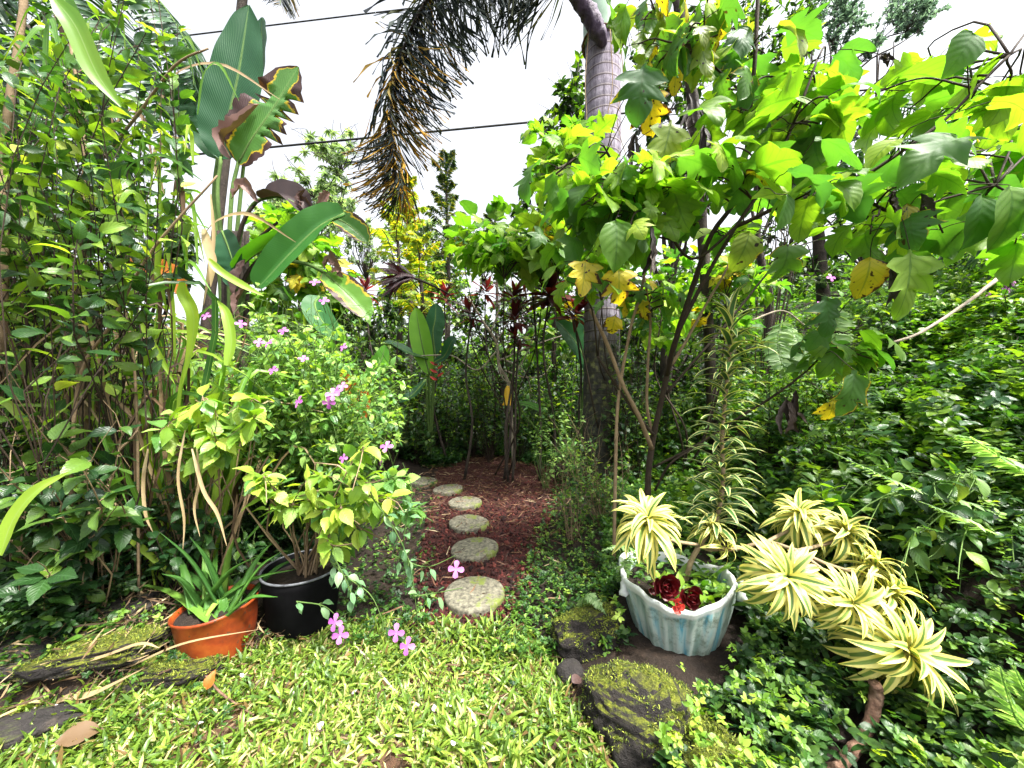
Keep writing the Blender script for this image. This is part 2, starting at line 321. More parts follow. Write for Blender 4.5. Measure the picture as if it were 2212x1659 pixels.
G3 = leafmat("pale_soft_leaf", [(0, (.14, .27, .03)), (.5, (.26, .42, .05)), (1, (.48, .58, .09))], trans=.45, tr=(1.4, 1.4, .4), vein=(.12, .25, .04), va=.4, vf=8, rough=.45)
G4 = leafmat("pink_bush_leaf", [(0, (.05, .14, .035)), (.4, (.13, .28, .06)), (1, (.32, .48, .12))], trans=.4, tr=(1.6, 1.7, .4), vein=(.2, .33, .12), va=.3, vf=5, rough=.32)
GC = leafmat("groundcover_leaf", [(0, (.006, .028, .008)), (.45, (.025, .085, .015)), (.8, (.10, .21, .025)), (1, (.28, .38, .06))], trans=.35, tr=(1.6, 1.7, .3), rough=.38, nz=.8, nscale=.9)
GB = leafmat("bank_leaf", [(0, (.010, .04, .010)), (.4, (.05, .14, .02)), (.8, (.17, .31, .035)), (1, (.34, .45, .07))], trans=.4, tr=(1.6, 1.7, .3), rough=.36, nz=.9, nscale=.8)
GRASS = leafmat("lawn_blade", [(0, (.07, .035, .018)), (.16, (.25, .17, .06)), (.24, (.05, .11, .02)), (.6, (.15, .25, .03)), (.88, (.29, .39, .06)), (1, (.46, .42, .18))], trans=.35, tr=(1.5, 1.5, .4), rough=.4, nz=.5, nscale=3, vf=0)
STRAW = leafmat("dry_blade", [(0, (.035, .018, .01)), (.55, (.14, .085, .04)), (.9, (.36, .27, .14)), (1, (.5, .4, .24))], trans=.2, tr=(1.2, 1, .8), rough=.7, vf=0)
TALL = leafmat("tall_grass_blade", [(0, (.03, .10, .02)), (.5, (.10, .24, .025)), (1, (.30, .44, .05))], trans=.5, tr=(1.6, 1.6, .3), rough=.38, vein=(.3, .42, .15), va=.5, vf=0)
TIR = leafmat("maroon_ti_leaf", [(0, (.02, .008, .010)), (.5, (.09, .02, .028)), (1, (.22, .06, .03))], trans=.3, tr=(2.2, .6, .5), rough=.35)
BAN = leafmat("banana_leaf", [(0, (.014, .060, .036)), (.45, (.018, .085, .025)), (.75, (.045, .17, .02)), (1, (.15, .34, .03))], trans=.28, tr=(2.2, 2.1, .4), vein=(.16, .30, .10), va=.35, vf=42, rough=.42, spec=.3, nz=.12)
BANB = leafmat("scorched_banana_leaf", [(0, (.02, .09, .03)), (1, (.10, .24, .03))], trans=.3, tr=(2, 2, .4), vein=(.16, .30, .08), va=.35, vf=42, rough=.45, brown=((.05, .022, .022), (.5, .36, .02), .84, 3.5), nz=.1)
BROWN = leafmat("dead_banana_leaf", [(0, (.02, .012, .014)), (.5, (.07, .035, .03)), (1, (.2, .11, .09))], trans=.1, rough=.6, vf=40)
ORANGE = leafmat("orange_dry_leaf", [(0, (.4, .10, .015)), (1, (.55, .2, .03))], trans=.4, tr=(1.4, .9, .5), rough=.5, vf=30)
VARI = leafmat("variegated_leaf", [(0, (.07, .15, .04)), (1, (.20, .30, .05))], trans=.25, tr=(1.3, 1.3, .5), edge=((.74, .68, .20), .30), rough=.38, nz=.2)
VARIP = leafmat("variegated_tall_leaf", [(0, (.025, .08, .03)), (1, (.07, .17, .04))], trans=.22, tr=(1.4, 1.4, .4), edge=((.60, .60, .24), .58), rough=.36, nz=.2)
ALOE = leafmat("aloe_flesh", [(0, (.02, .07, .015)), (.6, (.055, .15, .02)), (1, (.2, .32, .05))], trans=.12, rough=.5, spec=.3, vf=0)
PALMG = leafmat("palm_leaflet", [(0, (.010, .016, .026)), (.55, (.025, .04, .035)), (.8, (.09, .09, .025)), (1, (.36, .20, .02))], trans=.35, tr=(1.6, 1.3, .5), rough=.65, spec=.15, vf=0, nz=.2, nscale=2)
PALM2 = leafmat("green_palm_leaflet", [(0, (.012, .04, .025)), (1, (.06, .13, .05))], trans=.25, rough=.4, vf=0)
FERN = leafmat("fern_pinna", [(0, (.08, .17, .06)), (.5, (.2, .33, .13)), (1, (.4, .52, .28))], trans=.4, rough=.4, vf=0)
FARG = leafmat("hazed_far_leaf", [(0, (.10, .15, .10)), (.5, (.17, .25, .13)), (1, (.28, .36, .18))], trans=.6, tr=(1.3, 1.4, .7), rough=.5)  # albedo paled to imitate sky glare and haze on distant crowns
FARD = leafmat("conifer_spray", [(0, (.012, .035, .02)), (.6, (.04, .08, .025)), (1, (.26, .24, .03))], trans=.3, rough=.5, vf=0)
YELF = leafmat("yellow_green_pinna", [(0, (.10, .20, .03)), (.55, (.28, .38, .04)), (.9, (.5, .44, .04)), (1, (.60, .35, .03))], trans=.6, tr=(1.4, 1.4, .4), rough=.5, vf=0)
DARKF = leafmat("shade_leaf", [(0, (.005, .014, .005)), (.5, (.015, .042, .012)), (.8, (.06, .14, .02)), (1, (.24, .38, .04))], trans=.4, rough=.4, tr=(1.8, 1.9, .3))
PINK = leafmat("pink_petal", [(0, (.45, .10, .46)), (1, (.66, .24, .60))], trans=.35, tr=(1, .9, 1), rough=.6, vf=0, nz=.1)
PURP = leafmat("purple_petal", [(0, (.38, .07, .5)), (1, (.5, .14, .6))], trans=.35, tr=(1, .9, 1), rough=.6, vf=0)
REDP = leafmat("crimson_petal", [(0, (.03, .001, .002)), (1, (.10, .003, .006))], trans=.2, tr=(1.5, .4, .4), rough=.45, vf=0)
RED2 = leafmat("scarlet_petal", [(0, (.42, .03, .03)), (1, (.6, .08, .06))], trans=.3, tr=(1.2, .7, .6), rough=.5, vf=0)
WPET = leafmat("white_petal", [(0, (.7, .55, .6)), (1, (.85, .8, .78))], trans=.3, tr=(1, 1, 1), rough=.6, vf=0)
STEMB = basemat("dark_stem", [(.3, (.015, .01, .007)), (.7, (.05, .035, .022))], 20, rnd=.4)
STEMT = basemat("tan_stem", [(.3, (.12, .08, .045)), (.7, (.3, .22, .13))], 20, rnd=.4)
STEMG = basemat("green_stem", [(.3, (.05, .10, .02)), (.7, (.12, .2, .05))], 20, rnd=.4)
STEMW = basemat("pale_stem", [(.3, (.25, .2, .16)), (.7, (.5, .42, .33))], 20, rnd=.3)
BARKB = basemat("shaded_bark", [(.3, (.015, .012, .01)), (.7, (.06, .045, .035))], 9, bump=.8, bdist=.02)
SOIL = basemat("garden_soil", [(.3, (.008, .005, .004)), (.6, (.022, .014, .009)), (.8, (.06, .038, .025))], 9, bump=.8, bdist=.03)
LAWNS = basemat("lawn_soil", [(.3, (.03, .018, .012)), (.5, (.08, .04, .022)), (.75, (.16, .11, .05))], 14, bump=.8, bdist=.02)
CIND = basemat("red_cinder", [(.2, (.010, .003, .003)), (.5, (.038, .008, .007)), (.8, (.10, .020, .016)), (1, (.18, .07, .05))], 30, rnd=.75, bump=.8, bdist=.006)
CINB = basemat("cinder_bed", [(.3, (.02, .006, .005)), (.7, (.08, .018, .014))], 40, bump=1, bdist=.02)
LAVA = basemat("lava_rock", [(.3, (.008, .007, .007)), (.6, (.03, .025, .023)), (.8, (.08, .06, .045))], 16, bump=1, bdist=.03, moss=((.02, .03, .006), (.20, .22, .02), 1.25, 7), detail=8)
LAVAB = basemat("bare_lava_rock", [(.3, (.012, .011, .011)), (.6, (.035, .03, .028)), (.8, (.09, .07, .055))], 12, bump=1, bdist=.02, moss=((.03, .05, .008), (.16, .2, .03), 1.55, 4), detail=8)
CONC = basemat("weathered_concrete", [(.34, (.04, .036, .028)), (.44, (.10, .093, .07)), (.55, (.16, .15, .11)), (.7, (.27, .25, .19))], 34, bump=.9, bdist=.006, scale2=(9, .58, (.12, .15, .03)), detail=10)
ORPOT = basemat("orange_glazed_clay", [(.3, (.09, .014, .005)), (.5, (.22, .036, .007)), (.7, (.30, .075, .012)), (.85, (.26, .14, .06))], 9, rough=.42, bump=.25, bdist=.003, scale2=(38, .62, (.07, .035, .02)), spec=.5)
BLKP = basemat("black_plastic", [(.3, (.002, .002, .0025)), (.7, (.006, .006, .007))], 6, rough=.85, bump=.05, spec=.05)
BLKR = basemat("worn_plastic_rim", [(.3, (.03, .03, .035)), (.7, (.14, .15, .17))], 30, rough=.5, bump=.05)
YELL = basemat("yellow_plastic", [(.3, (.72, .40, .01)), (.7, (.85, .52, .02))], 8, rough=.35, bump=.05, spec=.5)
WIRE = basemat("wire_metal", [(.3, (.05, .05, .05)), (.7, (.12, .12, .12))], 8, rough=.5)
CABM = basemat("cable_rubber", [(.3, (.01, .01, .01)), (.7, (.03, .03, .03))], 8, rough=.6)

# ------------------------------------------------------------------ setting: ground, path
def axis(lo, hi, n, k=2.2):
    u = np.linspace(-1, 1, n); v = np.sign(u) * np.abs(u) ** k; return np.where(v < 0, -v * lo, v * hi)
def sheet(name, xs, ys, mat, dz, keep=None, hf=gh):
    X, Y = np.meshgrid(xs, ys); Z = hf(X, Y) + dz; V = np.stack([X, Y, Z], -1).reshape(-1, 3); f = grid_tris(len(ys), len(xs))
    if keep is not None: c = V[f].mean(1); f = f[keep(c[:, 0], c[:, 1])]
    b = MB(); b.add(V, f); return tag(b.build(name, mat), kind='structure')
sheet('ground', axis(-70, 70, 260), 2 + axis(-30, 120, 260), SOIL, 0)
LP = np.array([(-6, -2.5), (.55, -2.5), (.42, .8), (.33, 1.3), (.24, 1.7), (.10, 1.95), (-.3, 2.0), (-.55, 2.08), (-.9, 2.0), (-1.25, 1.85), (-1.42, 1.62), (-2.0, 1.45), (-3.0, 1.1), (-6, .6)])
sheet('lawn', np.linspace(-6, .6, 130), np.linspace(-2.5, 2.2, 100), LAWNS, .006, lambda x, y: inpoly(np.stack([x, y], -1), LP))
def inpath(x, y, m=0.): return (x > np.interp(y, PATH_Y, PATH_L) - m) & (x < np.interp(y, PATH_Y, PATH_R) + m) & (y > 1.85) & (y < 6.6)
sheet('path', np.linspace(-1.4, 1.1, 110), np.linspace(1.8, 6.7, 190), CINB, .012, lambda x, y: inpath(x, y))
# grass
rg = np.random.default_rng(11)
def tufts(n, area, rg):
    lo, hi = area; q = rg.uniform(lo, hi, (n, 2)); return q[inpoly(q, LP)]
b = MB()
q = np.vstack([tufts(11500, ((-3.2, 1.0), (.6, 2.1)), rg), tufts(1500, ((-3, -.6), (.6, 1.0)), rg)])
q = q[(wig(q[:, 0], q[:, 1], 6.3, 1) + .8 * wig(q[:, 0], q[:, 1], 17, 3) + rg.uniform(-.6, 1.2, len(q))) > -.25]
for k in range(5):
    K = len(q); pos = np.c_[q + rg.normal(size=(K, 2)) * .012, gh(q[:, 0], q[:, 1]) + .004]
    az = rg.uniform(0, 6.28, K); el = rg.uniform(.25, 1.25, K); d = np.c_[np.cos(az) * np.cos(el), np.sin(az) * np.cos(el), np.sin(el)]
    place(b, T_BLADE, pos, d, np.c_[rg.normal(size=(K, 2)) * .5, np.ones(K)], rg.uniform(.03, .10, K) * (1 + .25 * wig(q[:, 0], q[:, 1], 5, 4)), np.clip(rg.normal(.58, .25, K) + .12 * wig(q[:, 0], q[:, 1], 3.1, 7), 0, 1), rg, squash=1.2)
tag(b.build('grass', GRASS), 'short broad bladed yellow green lawn grass in the foreground', 'grass', kind='stuff')
b = MB(); q = tufts(3200, ((-3.2, 1.0), (.6, 2.1)), rg); K = len(q); az = rg.uniform(0, 6.28, K)
place(b, T_BLADE, np.c_[q, gh(q[:, 0], q[:, 1]) + .012 + rg.uniform(0, .02, K)], np.c_[np.cos(az), np.sin(az), rg.normal(size=K) * .15], np.c_[rg.normal(size=(K, 2)) * .3, np.ones(K)], rg.uniform(.03, .11, K), rg.uniform(0, 1, K), rg, squash=.7)
tag(b.build('dead_grass_litter', STRAW), 'dry brown blades lying between the lawn grass', 'litter', kind='stuff')
# cinder chips
def ico(seed, k=.35):
    import bmesh
    bm = bmesh.new(); bmesh.ops.create_icosphere(bm, subdivisions=1, radius=1); g = np.random.default_rng(seed)
    V = np.array([v.co for v in bm.verts]); f = np.array([[v.index for v in p.verts] for p in bm.faces]); bm.free()
    V = V * (1 + g.uniform(-k, k, (len(V), 1))) * g.uniform(.5, 1.1, 3); return V, f, np.zeros((len(V), 3))
CH = [ico(i) for i in range(6)]
b = MB(); K = 15000; y = 1.85 + 4.7 * rg.uniform(0, 1, K) ** 1.5; x = rg.uniform(-1.2, 1.0, K)
ok = inpath(x, y, .06 * wig(x, y, 9)) & ((y < 4.4 + rg.normal(size=K) * .5)); x, y = x[ok], y[ok]; K = len(x)
place(b, CH, np.c_[x, y, gh(x, y) + rg.uniform(.008, .028, K)], rdir(rg, K), rdir(rg, K), np.clip(rg.lognormal(-4.65, .4, K), .004, .028), rg.uniform(0, 1, K), rg)
o = b.build('cinder_chips', CIND); o.data.polygons.foreach_set("use_smooth", np.zeros(len(o.data.polygons), bool))
tag(o, 'loose dark red volcanic cinder chips covering the garden path', 'gravel', kind='stuff')
b = MB(); K = 5200; y = 1.95 + 4.9 * rg.uniform(0, 1, K) ** .85; x = rg.uniform(-1.3, 1.3, K); ok = inpath(x, y, .25) & (rg.uniform(0, 1, K) < sm(1.5, 5.0, y) + .18); x, y = x[ok], y[ok]; K = len(x); az = rg.uniform(0, 6.28, K)
RB = leafmat("rusty_litter", [(0, (.03, .012, .008)), (.5, (.10, .042, .022)), (.88, (.20, .11, .055)), (1, (.42, .33, .2))], trans=.1, rough=.7, vf=0)
place(b, T_NEEDLE, np.c_[x, y, gh(x, y) + rg.uniform(.025, .06, K)], np.c_[np.cos(az), np.sin(az), rg.normal(size=K) * .2], rdir(rg, K), rg.uniform(.04, .15, K), rg.uniform(0, 1, K), rg)
tag(b.build('needle_litter', RB), 'rusty brown dry strands strewn over the far end of the path', 'litter', kind='stuff')

# ------------------------------------------------------------------ stepping stones
SL = ['nearest round concrete stepping stone, largest, beside the red cinder edge by the lawn', 'second round stepping stone from the lawn, grey with faint green moss', 'third round stepping stone from the lawn, tan with mossy far edge',
      'fourth round stepping stone from the lawn, sunlit tan top', 'fifth round stepping stone from the lawn, half behind the pale serrated leaves', 'farthest round stepping stone, dull, at the dark left end of the path']
for i, (px, py, r) in enumerate([(1025, 1276, .19), (1025, 1180, .188), (1013, 1126, .19), (1005, 1082, .185), (968, 1054, .185), (915, 1037, .185)]):
    rg = np.random.default_rng(200 + i); Y = (H - .06) * F / (py - CY); X = (px - CX) * Y / F; n = 44; th = np.linspace(0, 2 * math.pi, n, endpoint=False)
    prof = [(0, .058), (.5, .058), (.93, .057), (.985, .05), (1, .04), (.99, .005), (.97, -.02)]
    V = []; jr = 1 + .012 * np.sin(th * 3 + i) + rg.uniform(-.006, .006, n)
    for (rr, z) in prof[1:]: V.append(np.stack([X + r * rr * jr * np.cos(th), Y + r * rr * jr * np.sin(th), np.full(n, z) + rg.uniform(-.0015, .0015, n) + .01 * math.sin(i * 2.1) * np.cos(th)], -1))
    V = np.concatenate(V); nn = len(prof) - 1; f = []
    for a in range(nn - 1):
        for j in range(n): k = (j + 1) % n; f += [[a * n + j, (a + 1) * n + j, (a + 1) * n + k], [a * n + j, (a + 1) * n + k, a * n + k]]
    V = np.vstack([V, [X, Y, .059]]); f += [[len(V) - 1, j, (j + 1) % n] for j in range(n)]
    b = MB(); b.add(V, f); tag(b.build('stepping_stone', CONC, loc=(X, Y, 0)), SL[i], 'stepping stone', 'round stepping stones along the path')

# ------------------------------------------------------------------ ground cover (stuff)
def sprig_tpl(seed, n=6, h=.5):
    g = np.random.default_rng(seed); b = MB(); lv = []
    for i in range(n):
        az = i * 1.57 + (i // 2) * .5 + g.uniform(-.3, .3); z = h * (i // 2 + 1) / (n / 2); el = g.uniform(-.1, .5); d = np.array([[math.cos(az) * math.cos(el), math.sin(az) * math.cos(el), math.sin(el)]])
        place(b, T_SMALL, [[g.normal() * .05, g.normal() * .05, z]], d, [[g.normal() * .2, g.normal() * .2, 1]], [g.uniform(.75, 1.1)], g.uniform(-.12, .12), g)
    return np.concatenate(b.v), np.concatenate(b.f), np.concatenate(b.a)
SPR = [sprig_tpl(i, 6, g) for i, g in zip(range(300, 308), [.3, .5, .7, .9, 1.1, .6, .4, .8])]
def cover(name, label, mat, x, y, z, size, rg, rnd, tilt=.35):
    b = MB(); K = len(x); d = nrm(np.c_[rg.normal(size=(K, 2)), rg.normal(size=K) * .1]); up = nrm(np.c_[rg.normal(size=(K, 2)) * tilt, np.ones(K)])
    d = nrm(d - up * (d * up).sum(1, keepdims=True)); s = np.cross(d, up); M = np.stack([s, d, up], -1) * np.asarray(size).reshape(-1, 1, 1); ch = rg.integers(0, len(SPR), K); pos = np.c_[x, y, z]
    for i in range(len(SPR)): k = ch == i; b.scatter(SPR[i], M[k], pos[k], np.broadcast_to(rnd, (K,))[k])
    return tag(b.build(name, mat), label, 'ground cover', kind='stuff')
# bank on the right: sample by view so that the density follows distance
rg = np.random.default_rng(31)
def polar(n, a0, a1, y0, y1, rg, p=1.): a = rg.uniform(a0, a1, n); y = y0 * (y1 / y0) ** (rg.uniform(0, 1, n) ** p); return a * y, y
x, y = polar(26000, .25, 1.75, 1.75, 11, rg, .9); ok = (x > np.interp(y, PATH_Y, PATH_R) + .12 + .1 * wig(x, y, 5)) & ~((np.hypot(x - .87, y - 1.9) < .36)) & ((x < 1.3) | (y > 1.35 + 0 * x)); x, y = x[ok], y[ok]; K = len(x)
clump = wig(x, y, 2.6, 5) + .6 * wig(x, y, 6.1, 2) + .5 * rg.uniform(-1, 1, K); kp = (clump > -.55) | (x < 1.2); x, y = x[kp], y[kp]; K = len(x)
mound = .10 + .30 * (wig(x, y, 1.9) + .5 * wig(x, y, 5.3, 1) + 1) * sm(1.2, 2.5, x) * sm(2, 3.2, y)
cover('vine_ground_cover', 'dense small leaved vine carpeting the sloping bank on the right', GB, x, y, gh(x, y) + mound * rg.uniform(-.1, 1.0, K) * sm(0, .5, x - np.interp(y, PATH_Y, PATH_R)), rg.uniform(.028, .055, K) * (.5 + .5 * sm(.2, 1.8, x)) * (1 + .10 * y), rg, np.clip(rg.normal(.45, .22, K), 0, 1))
x, y = polar(16000, -.35, .45, 5.7, 13, rg, 1.2); ok = ~inpath(x, y, -.15); x, y = x[ok], y[ok]; K = len(x)
cover('creeping_ground_cover', 'dark green low creeping plants beyond the far end of the path', GC, x, y, gh(x, y) + rg.uniform(0, .16, K), rg.uniform(.03, .06, K) * 1.1, rg, np.clip(rg.normal(.42, .2, K), 0, 1))
# trailing weeds beside the cinder
x, y = polar(5200, -.05, .40, 1.75, 6, rg, 1.0); e = np.interp(y, PATH_Y, PATH_R); ok = (x > e - .06 - .1 * rg.uniform(0, 1, len(x)) ** 2) & (x < e + .6) & ~((np.hypot(x - .87, y - 1.9) < .36)); x, y = x[ok], y[ok]; K = len(x)
cover('path_edge_weeds', 'fine tangled weeds with tiny leaves creeping onto the right edge of the path', GC, x, y, gh(x, y) + rg.uniform(0, .07, K), rg.uniform(.012, .028, K), rg, np.clip(rg.normal(.62, .22, K), 0, 1))
x, y = polar(1300, -.5, -.1, 1.8, 5, rg); e = np.interp(y, PATH_Y, PATH_L); ok = (x < e + .12 * rg.uniform(0, 1, len(x))) & (x > e - .6); x, y = x[ok], y[ok]; K = len(x)
cover('path_side_weeds', 'small weeds along the shaded left edge of the path', GC, x, y, gh(x, y) + rg.uniform(0, .08, K), rg.uniform(.015, .03, K), rg, np.clip(rg.normal(.5, .2, K), 0, 1))
# right foreground: bigger dark leaves
x, y = polar(2200, .28, 1.7, 1.0, 2.1, rg); ok = (x > .48 + .1 * (y - 1.2)) & ~((np.hypot(x - .87, y - 1.9) < .32) | ((np.abs(x / y - .455) < .13) & (y > 1.45) & (y < 1.9))) & ~((np.hypot(x - .47, y - 1.42) < .2)) & ~((np.hypot(x - .72, y - 1.26) < .13)); ok &= ~((x / y > .86) & (x / y < 1.02) & (y < 1.37) & (rg.uniform(0, 1, len(x)) < .8)); x, y = x[ok], y[ok]; K = len(x)
cover('foreground_creeper', 'glossy dark oval leaved creeper at the lower right of the garden', G2D, x, y, gh(x, y) + rg.uniform(.02, .10, K) + .1 * sm(.8, 1.6, x) * rg.uniform(0, 1, K), rg.uniform(.032, .062, K), rg, np.clip(rg.normal(.55, .3, K), 0, 1), .5)
x, y = polar(900, .28, 1.7, 1.05, 2.0, rg); ok = (x > .5) & ~((np.hypot(x - .87, y - 1.9) < .32) | ((np.abs(x / y - .455) < .13) & (y > 1.45) & (y < 1.9))) & ~((np.hypot(x - .47, y - 1.42) < .2)); ok &= ~((x / y > .86) & (x / y < 1.02) & (y < 1.37)); x, y = x[ok], y[ok]; K = len(x)
cover('bright_creeper_tips', 'bright green young shoots rising through the dark creeper at lower right', GB, x, y, gh(x, y) + rg.uniform(.08, .2, K), rg.uniform(.02, .035, K), rg, np.clip(rg.normal(.7, .2, K), 0, 1), .5)
# left side low plants under the shrubs
x, y = polar(9000, -1.6, -.5, 1.5, 4.5, rg); ok = (x < np.interp(y, [1.4, 1.6, 2, 3], [-1.95, -1.5, -1.35, -1.3])) & (np.hypot(x + 1.58, y - 1.93) > .42) & ((y > 2.15) | (x < -1.95) ) ; x, y = x[ok], y[ok]; K = len(x)
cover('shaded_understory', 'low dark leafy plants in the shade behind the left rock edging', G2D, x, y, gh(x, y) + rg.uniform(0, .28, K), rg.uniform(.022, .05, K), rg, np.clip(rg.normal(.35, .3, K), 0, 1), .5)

rg = np.random.default_rng(38); x, y = polar(900, -1.5, -.6, 1.2, 1.9, rg); lb = np.interp(-x, [1.25, 1.42, 2.0, 3.0], [1.85, 1.62, 1.45, 1.1]); ok = (y > lb - .04) & (x < -1.2); x, y = x[ok], y[ok]; K = len(x)
cover('rock_edge_weeds', 'yellow green weeds and moss sprigs growing among the left border rocks', GB, x, y, gh(x, y) + rg.uniform(.02, .09, K), rg.uniform(.014, .03, K), rg, np.clip(rg.normal(.5, .25, K), 0, 1), .6)
x, y = polar(2200, -1.6, -.5, 1.15, 2.0, rg); lb = np.interp(-x, [1.25, 1.42, 2.0, 3.0], [1.85, 1.62, 1.45, 1.1]); ok = (y > lb - .05) & (x < -1.1); x, y = x[ok], y[ok]; K = len(x); az = rg.uniform(0, 6.28, K); b = MB()
place(b, T_NEEDLE, np.c_[x, y, gh(x, y) + rg.uniform(.01, .1, K)], np.c_[np.cos(az), np.sin(az), rg.normal(size=K) * .3], rdir(rg, K), rg.uniform(.04, .16, K), rg.uniform(0, 1, K), rg)
tag(b.build('shade_litter', STRAW), 'dry twigs and straw bits scattered over the left rock border', 'litter', kind='stuff')

rg = np.random.default_rng(39); q = tufts(700, ((-1.6, 1.1), (.5, 2.1)), rg); q = q[wig(q[:, 0], q[:, 1], 4.1, 3) > .15]; K = len(q)
cover('lawn_weeds', 'small round leaved weeds creeping in patches through the lawn', GB, q[:, 0], q[:, 1], gh(q[:, 0], q[:, 1]) + .035, rg.uniform(.010, .02, K), rg, np.clip(rg.normal(.5, .2, K), 0, 1), .5)

rg = np.random.default_rng(37); x, y = polar(3200, .3, 1.75, 2.0, 9, rg, .9); ok = (x > np.interp(y, PATH_Y, PATH_R) + .5) & (wig(x, y, 1.7, 8) > -.1) & ~((np.hypot(x - .87, y - 1.9) < .4)); x, y = x[ok], y[ok]; K = len(x)
cover('broad_bank_weeds', 'larger leaved weeds in patches among the small vines on the right bank', G2, x, y, gh(x, y) + rg.uniform(.1, .45, K), rg.uniform(.045, .085, K), rg, np.clip(rg.normal(.5, .3, K), 0, 1), .5)
# ------------------------------------------------------------------ rocks
MOSSM = leafmat("moss_tuft", [(0, (.03, .06, .01)), (.5, (.14, .18, .02)), (1, (.34, .38, .05))], trans=.3, rough=.7, vf=0)
def rock(px, py, Y, size, seed, label, mat, rot=0, rough=.32, sub=5):
    import bmesh
    bm = bmesh.new(); bmesh.ops.create_icosphere(bm, subdivisions=sub, radius=1)
    V = np.array([v.co for v in bm.verts]); f = np.array([[v.index for v in p.verts] for p in bm.faces]); bm.free()
    o = Vector((seed * 3.1, seed * 1.7, 0))
    d = np.array([mnoise.fractal(Vector(v) * 1.1 + o, .9, 2.1, 5) for v in V]); d2 = np.array([abs(mnoise.noise(Vector(v) * 3.3 + o)) + .4 * mnoise.noise(Vector(v) * 9 + o) for v in V])
    V = V * (1 + rough * d + .14 * d2)[:, None]; V = np.sign(V) * np.abs(V) ** .8 * np.array(size); c, s = math.cos(rot), math.sin(rot); V = V @ np.array([[c, s, 0], [-s, c, 0], [0, 0, 1]])
    X = (px - CX) * Y / F; p = np.array([X, Y, float(gh(X, Y)) + size[2] * .25]); b = MB(); b.add(V + p, f)
    ro = b.build('rock', mat, loc=(p[0], p[1], p[2] - size[2] * .3))
    if mat is LAVA:
        g = np.random.default_rng(seed); W = V[f]; nn = np.cross(W[:, 1] - W[:, 0], W[:, 2] - W[:, 0]); ar = np.linalg.norm(nn, axis=1); nn = nn / ar[:, None]; cc = W.mean(1); nn = nn * np.sign((nn * cc).sum(1, keepdims=True))
        nz = np.array([mnoise.noise(Vector(c * 14) + o) for c in cc]); w = ar * (nn[:, 2] > .25) * sm(-.15, .25, nz + .25 * nn[:, 2] - .1); k = g.choice(len(cc), 2600, p=w / w.sum())
        m = MB(); place(m, T_BLADE, cc[k] + p + g.normal(size=(2600, 3)) * .003, nn[k] + g.normal(size=(2600, 3)) * .7, g.normal(size=(2600, 3)), g.uniform(.006, .016, 2600), g.uniform(0, 1, 2600), g, squash=2.2); m.build('moss', MOSSM, ro)
    return tag(ro, label, 'rock', 'dark volcanic rocks edging the lawn')
rock(1272, 1420, 1.86, (.19, .11, .13), 1, 'black rock with yellow moss on its flat top, left of the white tub', LAVA, .25)
rock(1375, 1570, 1.40, (.20, .16, .14), 2, 'large mossy rock in front of the white tub at the lawn corner', LAVA, -.5)
rock(1545, 1690, 1.22, (.15, .13, .09), 3, 'moss covered rock at the bottom edge, right of the large mossy rock', LAVA, .4)
rock(1232, 1500, 1.66, (.06, .05, .05), 4, 'small grey stone between the two bigger rocks beside the lawn', LAVAB, .4, sub=3)
rock(375, 1492, 1.64, (.19, .09, .055), 5, 'dark rock with mossy top directly below the orange pot', LAVA, .22)
rock(215, 1535, 1.60, (.22, .10, .05), 6, 'low mossy rock left of the rock under the orange pot', LAVA, .3)
rock(50, 1560, 1.58, (.24, .12, .055), 7, 'rough brown rock at the left edge behind the lawn edging', LAVAB, .1)
rock(10, 1680, 1.36, (.24, .08, .05), 8, 'black rock in the bottom left corner', LAVAB, .5)
rock(240, 1460, 1.85, (.2, .12, .06), 9, 'shaded rock behind the mossy rocks, left of the orange pot', LAVAB, .5)

# ------------------------------------------------------------------ pots
def lathe(prof, c, n=48, mod=None, tilt=None, mat=0, sag=None):
    th = np.linspace(0, 2 * math.pi, n, endpoint=False); V = []
    for k, (r, z) in enumerate(prof):
        rr = r * np.ones(n) if mod is None else r * mod(th, z, k); V.append(np.stack([rr * np.cos(th), rr * np.sin(th), np.full(n, z) if sag is None else z + sag(th, z, k)], -1))
    V = np.concatenate(V); f = []
    a = np.arange(len(prof) - 1)[:, None] * n; j = np.arange(n)[None]; k = (j + 1) % n
    f = np.concatenate([np.stack([a + j, a + k, a + n + k], -1).reshape(-1, 3), np.stack([a + j, a + n + k, a + n + j], -1).reshape(-1, 3)])
    if tilt: M = np.array(Matrix.Rotation(tilt[0], 3, tilt[1])); V = V @ M.T
    at = np.zeros((len(V), 3)); at[:, 0] = np.tile(th / math.pi - 1, len(prof)); at[:, 1] = np.repeat(np.linspace(0, 1, len(prof)), n); at[:, 2] = .5
    return V + np.array(c), f, at
def disc(c, r, z, tilt=None, n=30, rg=None, amp=.012):
    V = [[0, 0, z]]; f = []
    for k, q in enumerate((.33, .66, 1)):
        for j in range(n): V.append([r * q * math.cos(j * 2 * math.pi / n), r * q * math.sin(j * 2 * math.pi / n), z + (rg.uniform(-amp, amp) if rg is not None and k < 2 else 0)])
    for j in range(n): f.append([0, 1 + j, 1 + (j + 1) % n])
    for k in range(2):
        for j in range(n): a, b2 = 1 + k * n + j, 1 + k * n + (j + 1) % n; f += [[a, a + n, b2 + n], [a, b2 + n, b2]]
    V = np.array(V)
    if tilt: V = V @ np.array(Matrix.Rotation(tilt[0], 3, tilt[1])).T
    return V + np.array(c), f
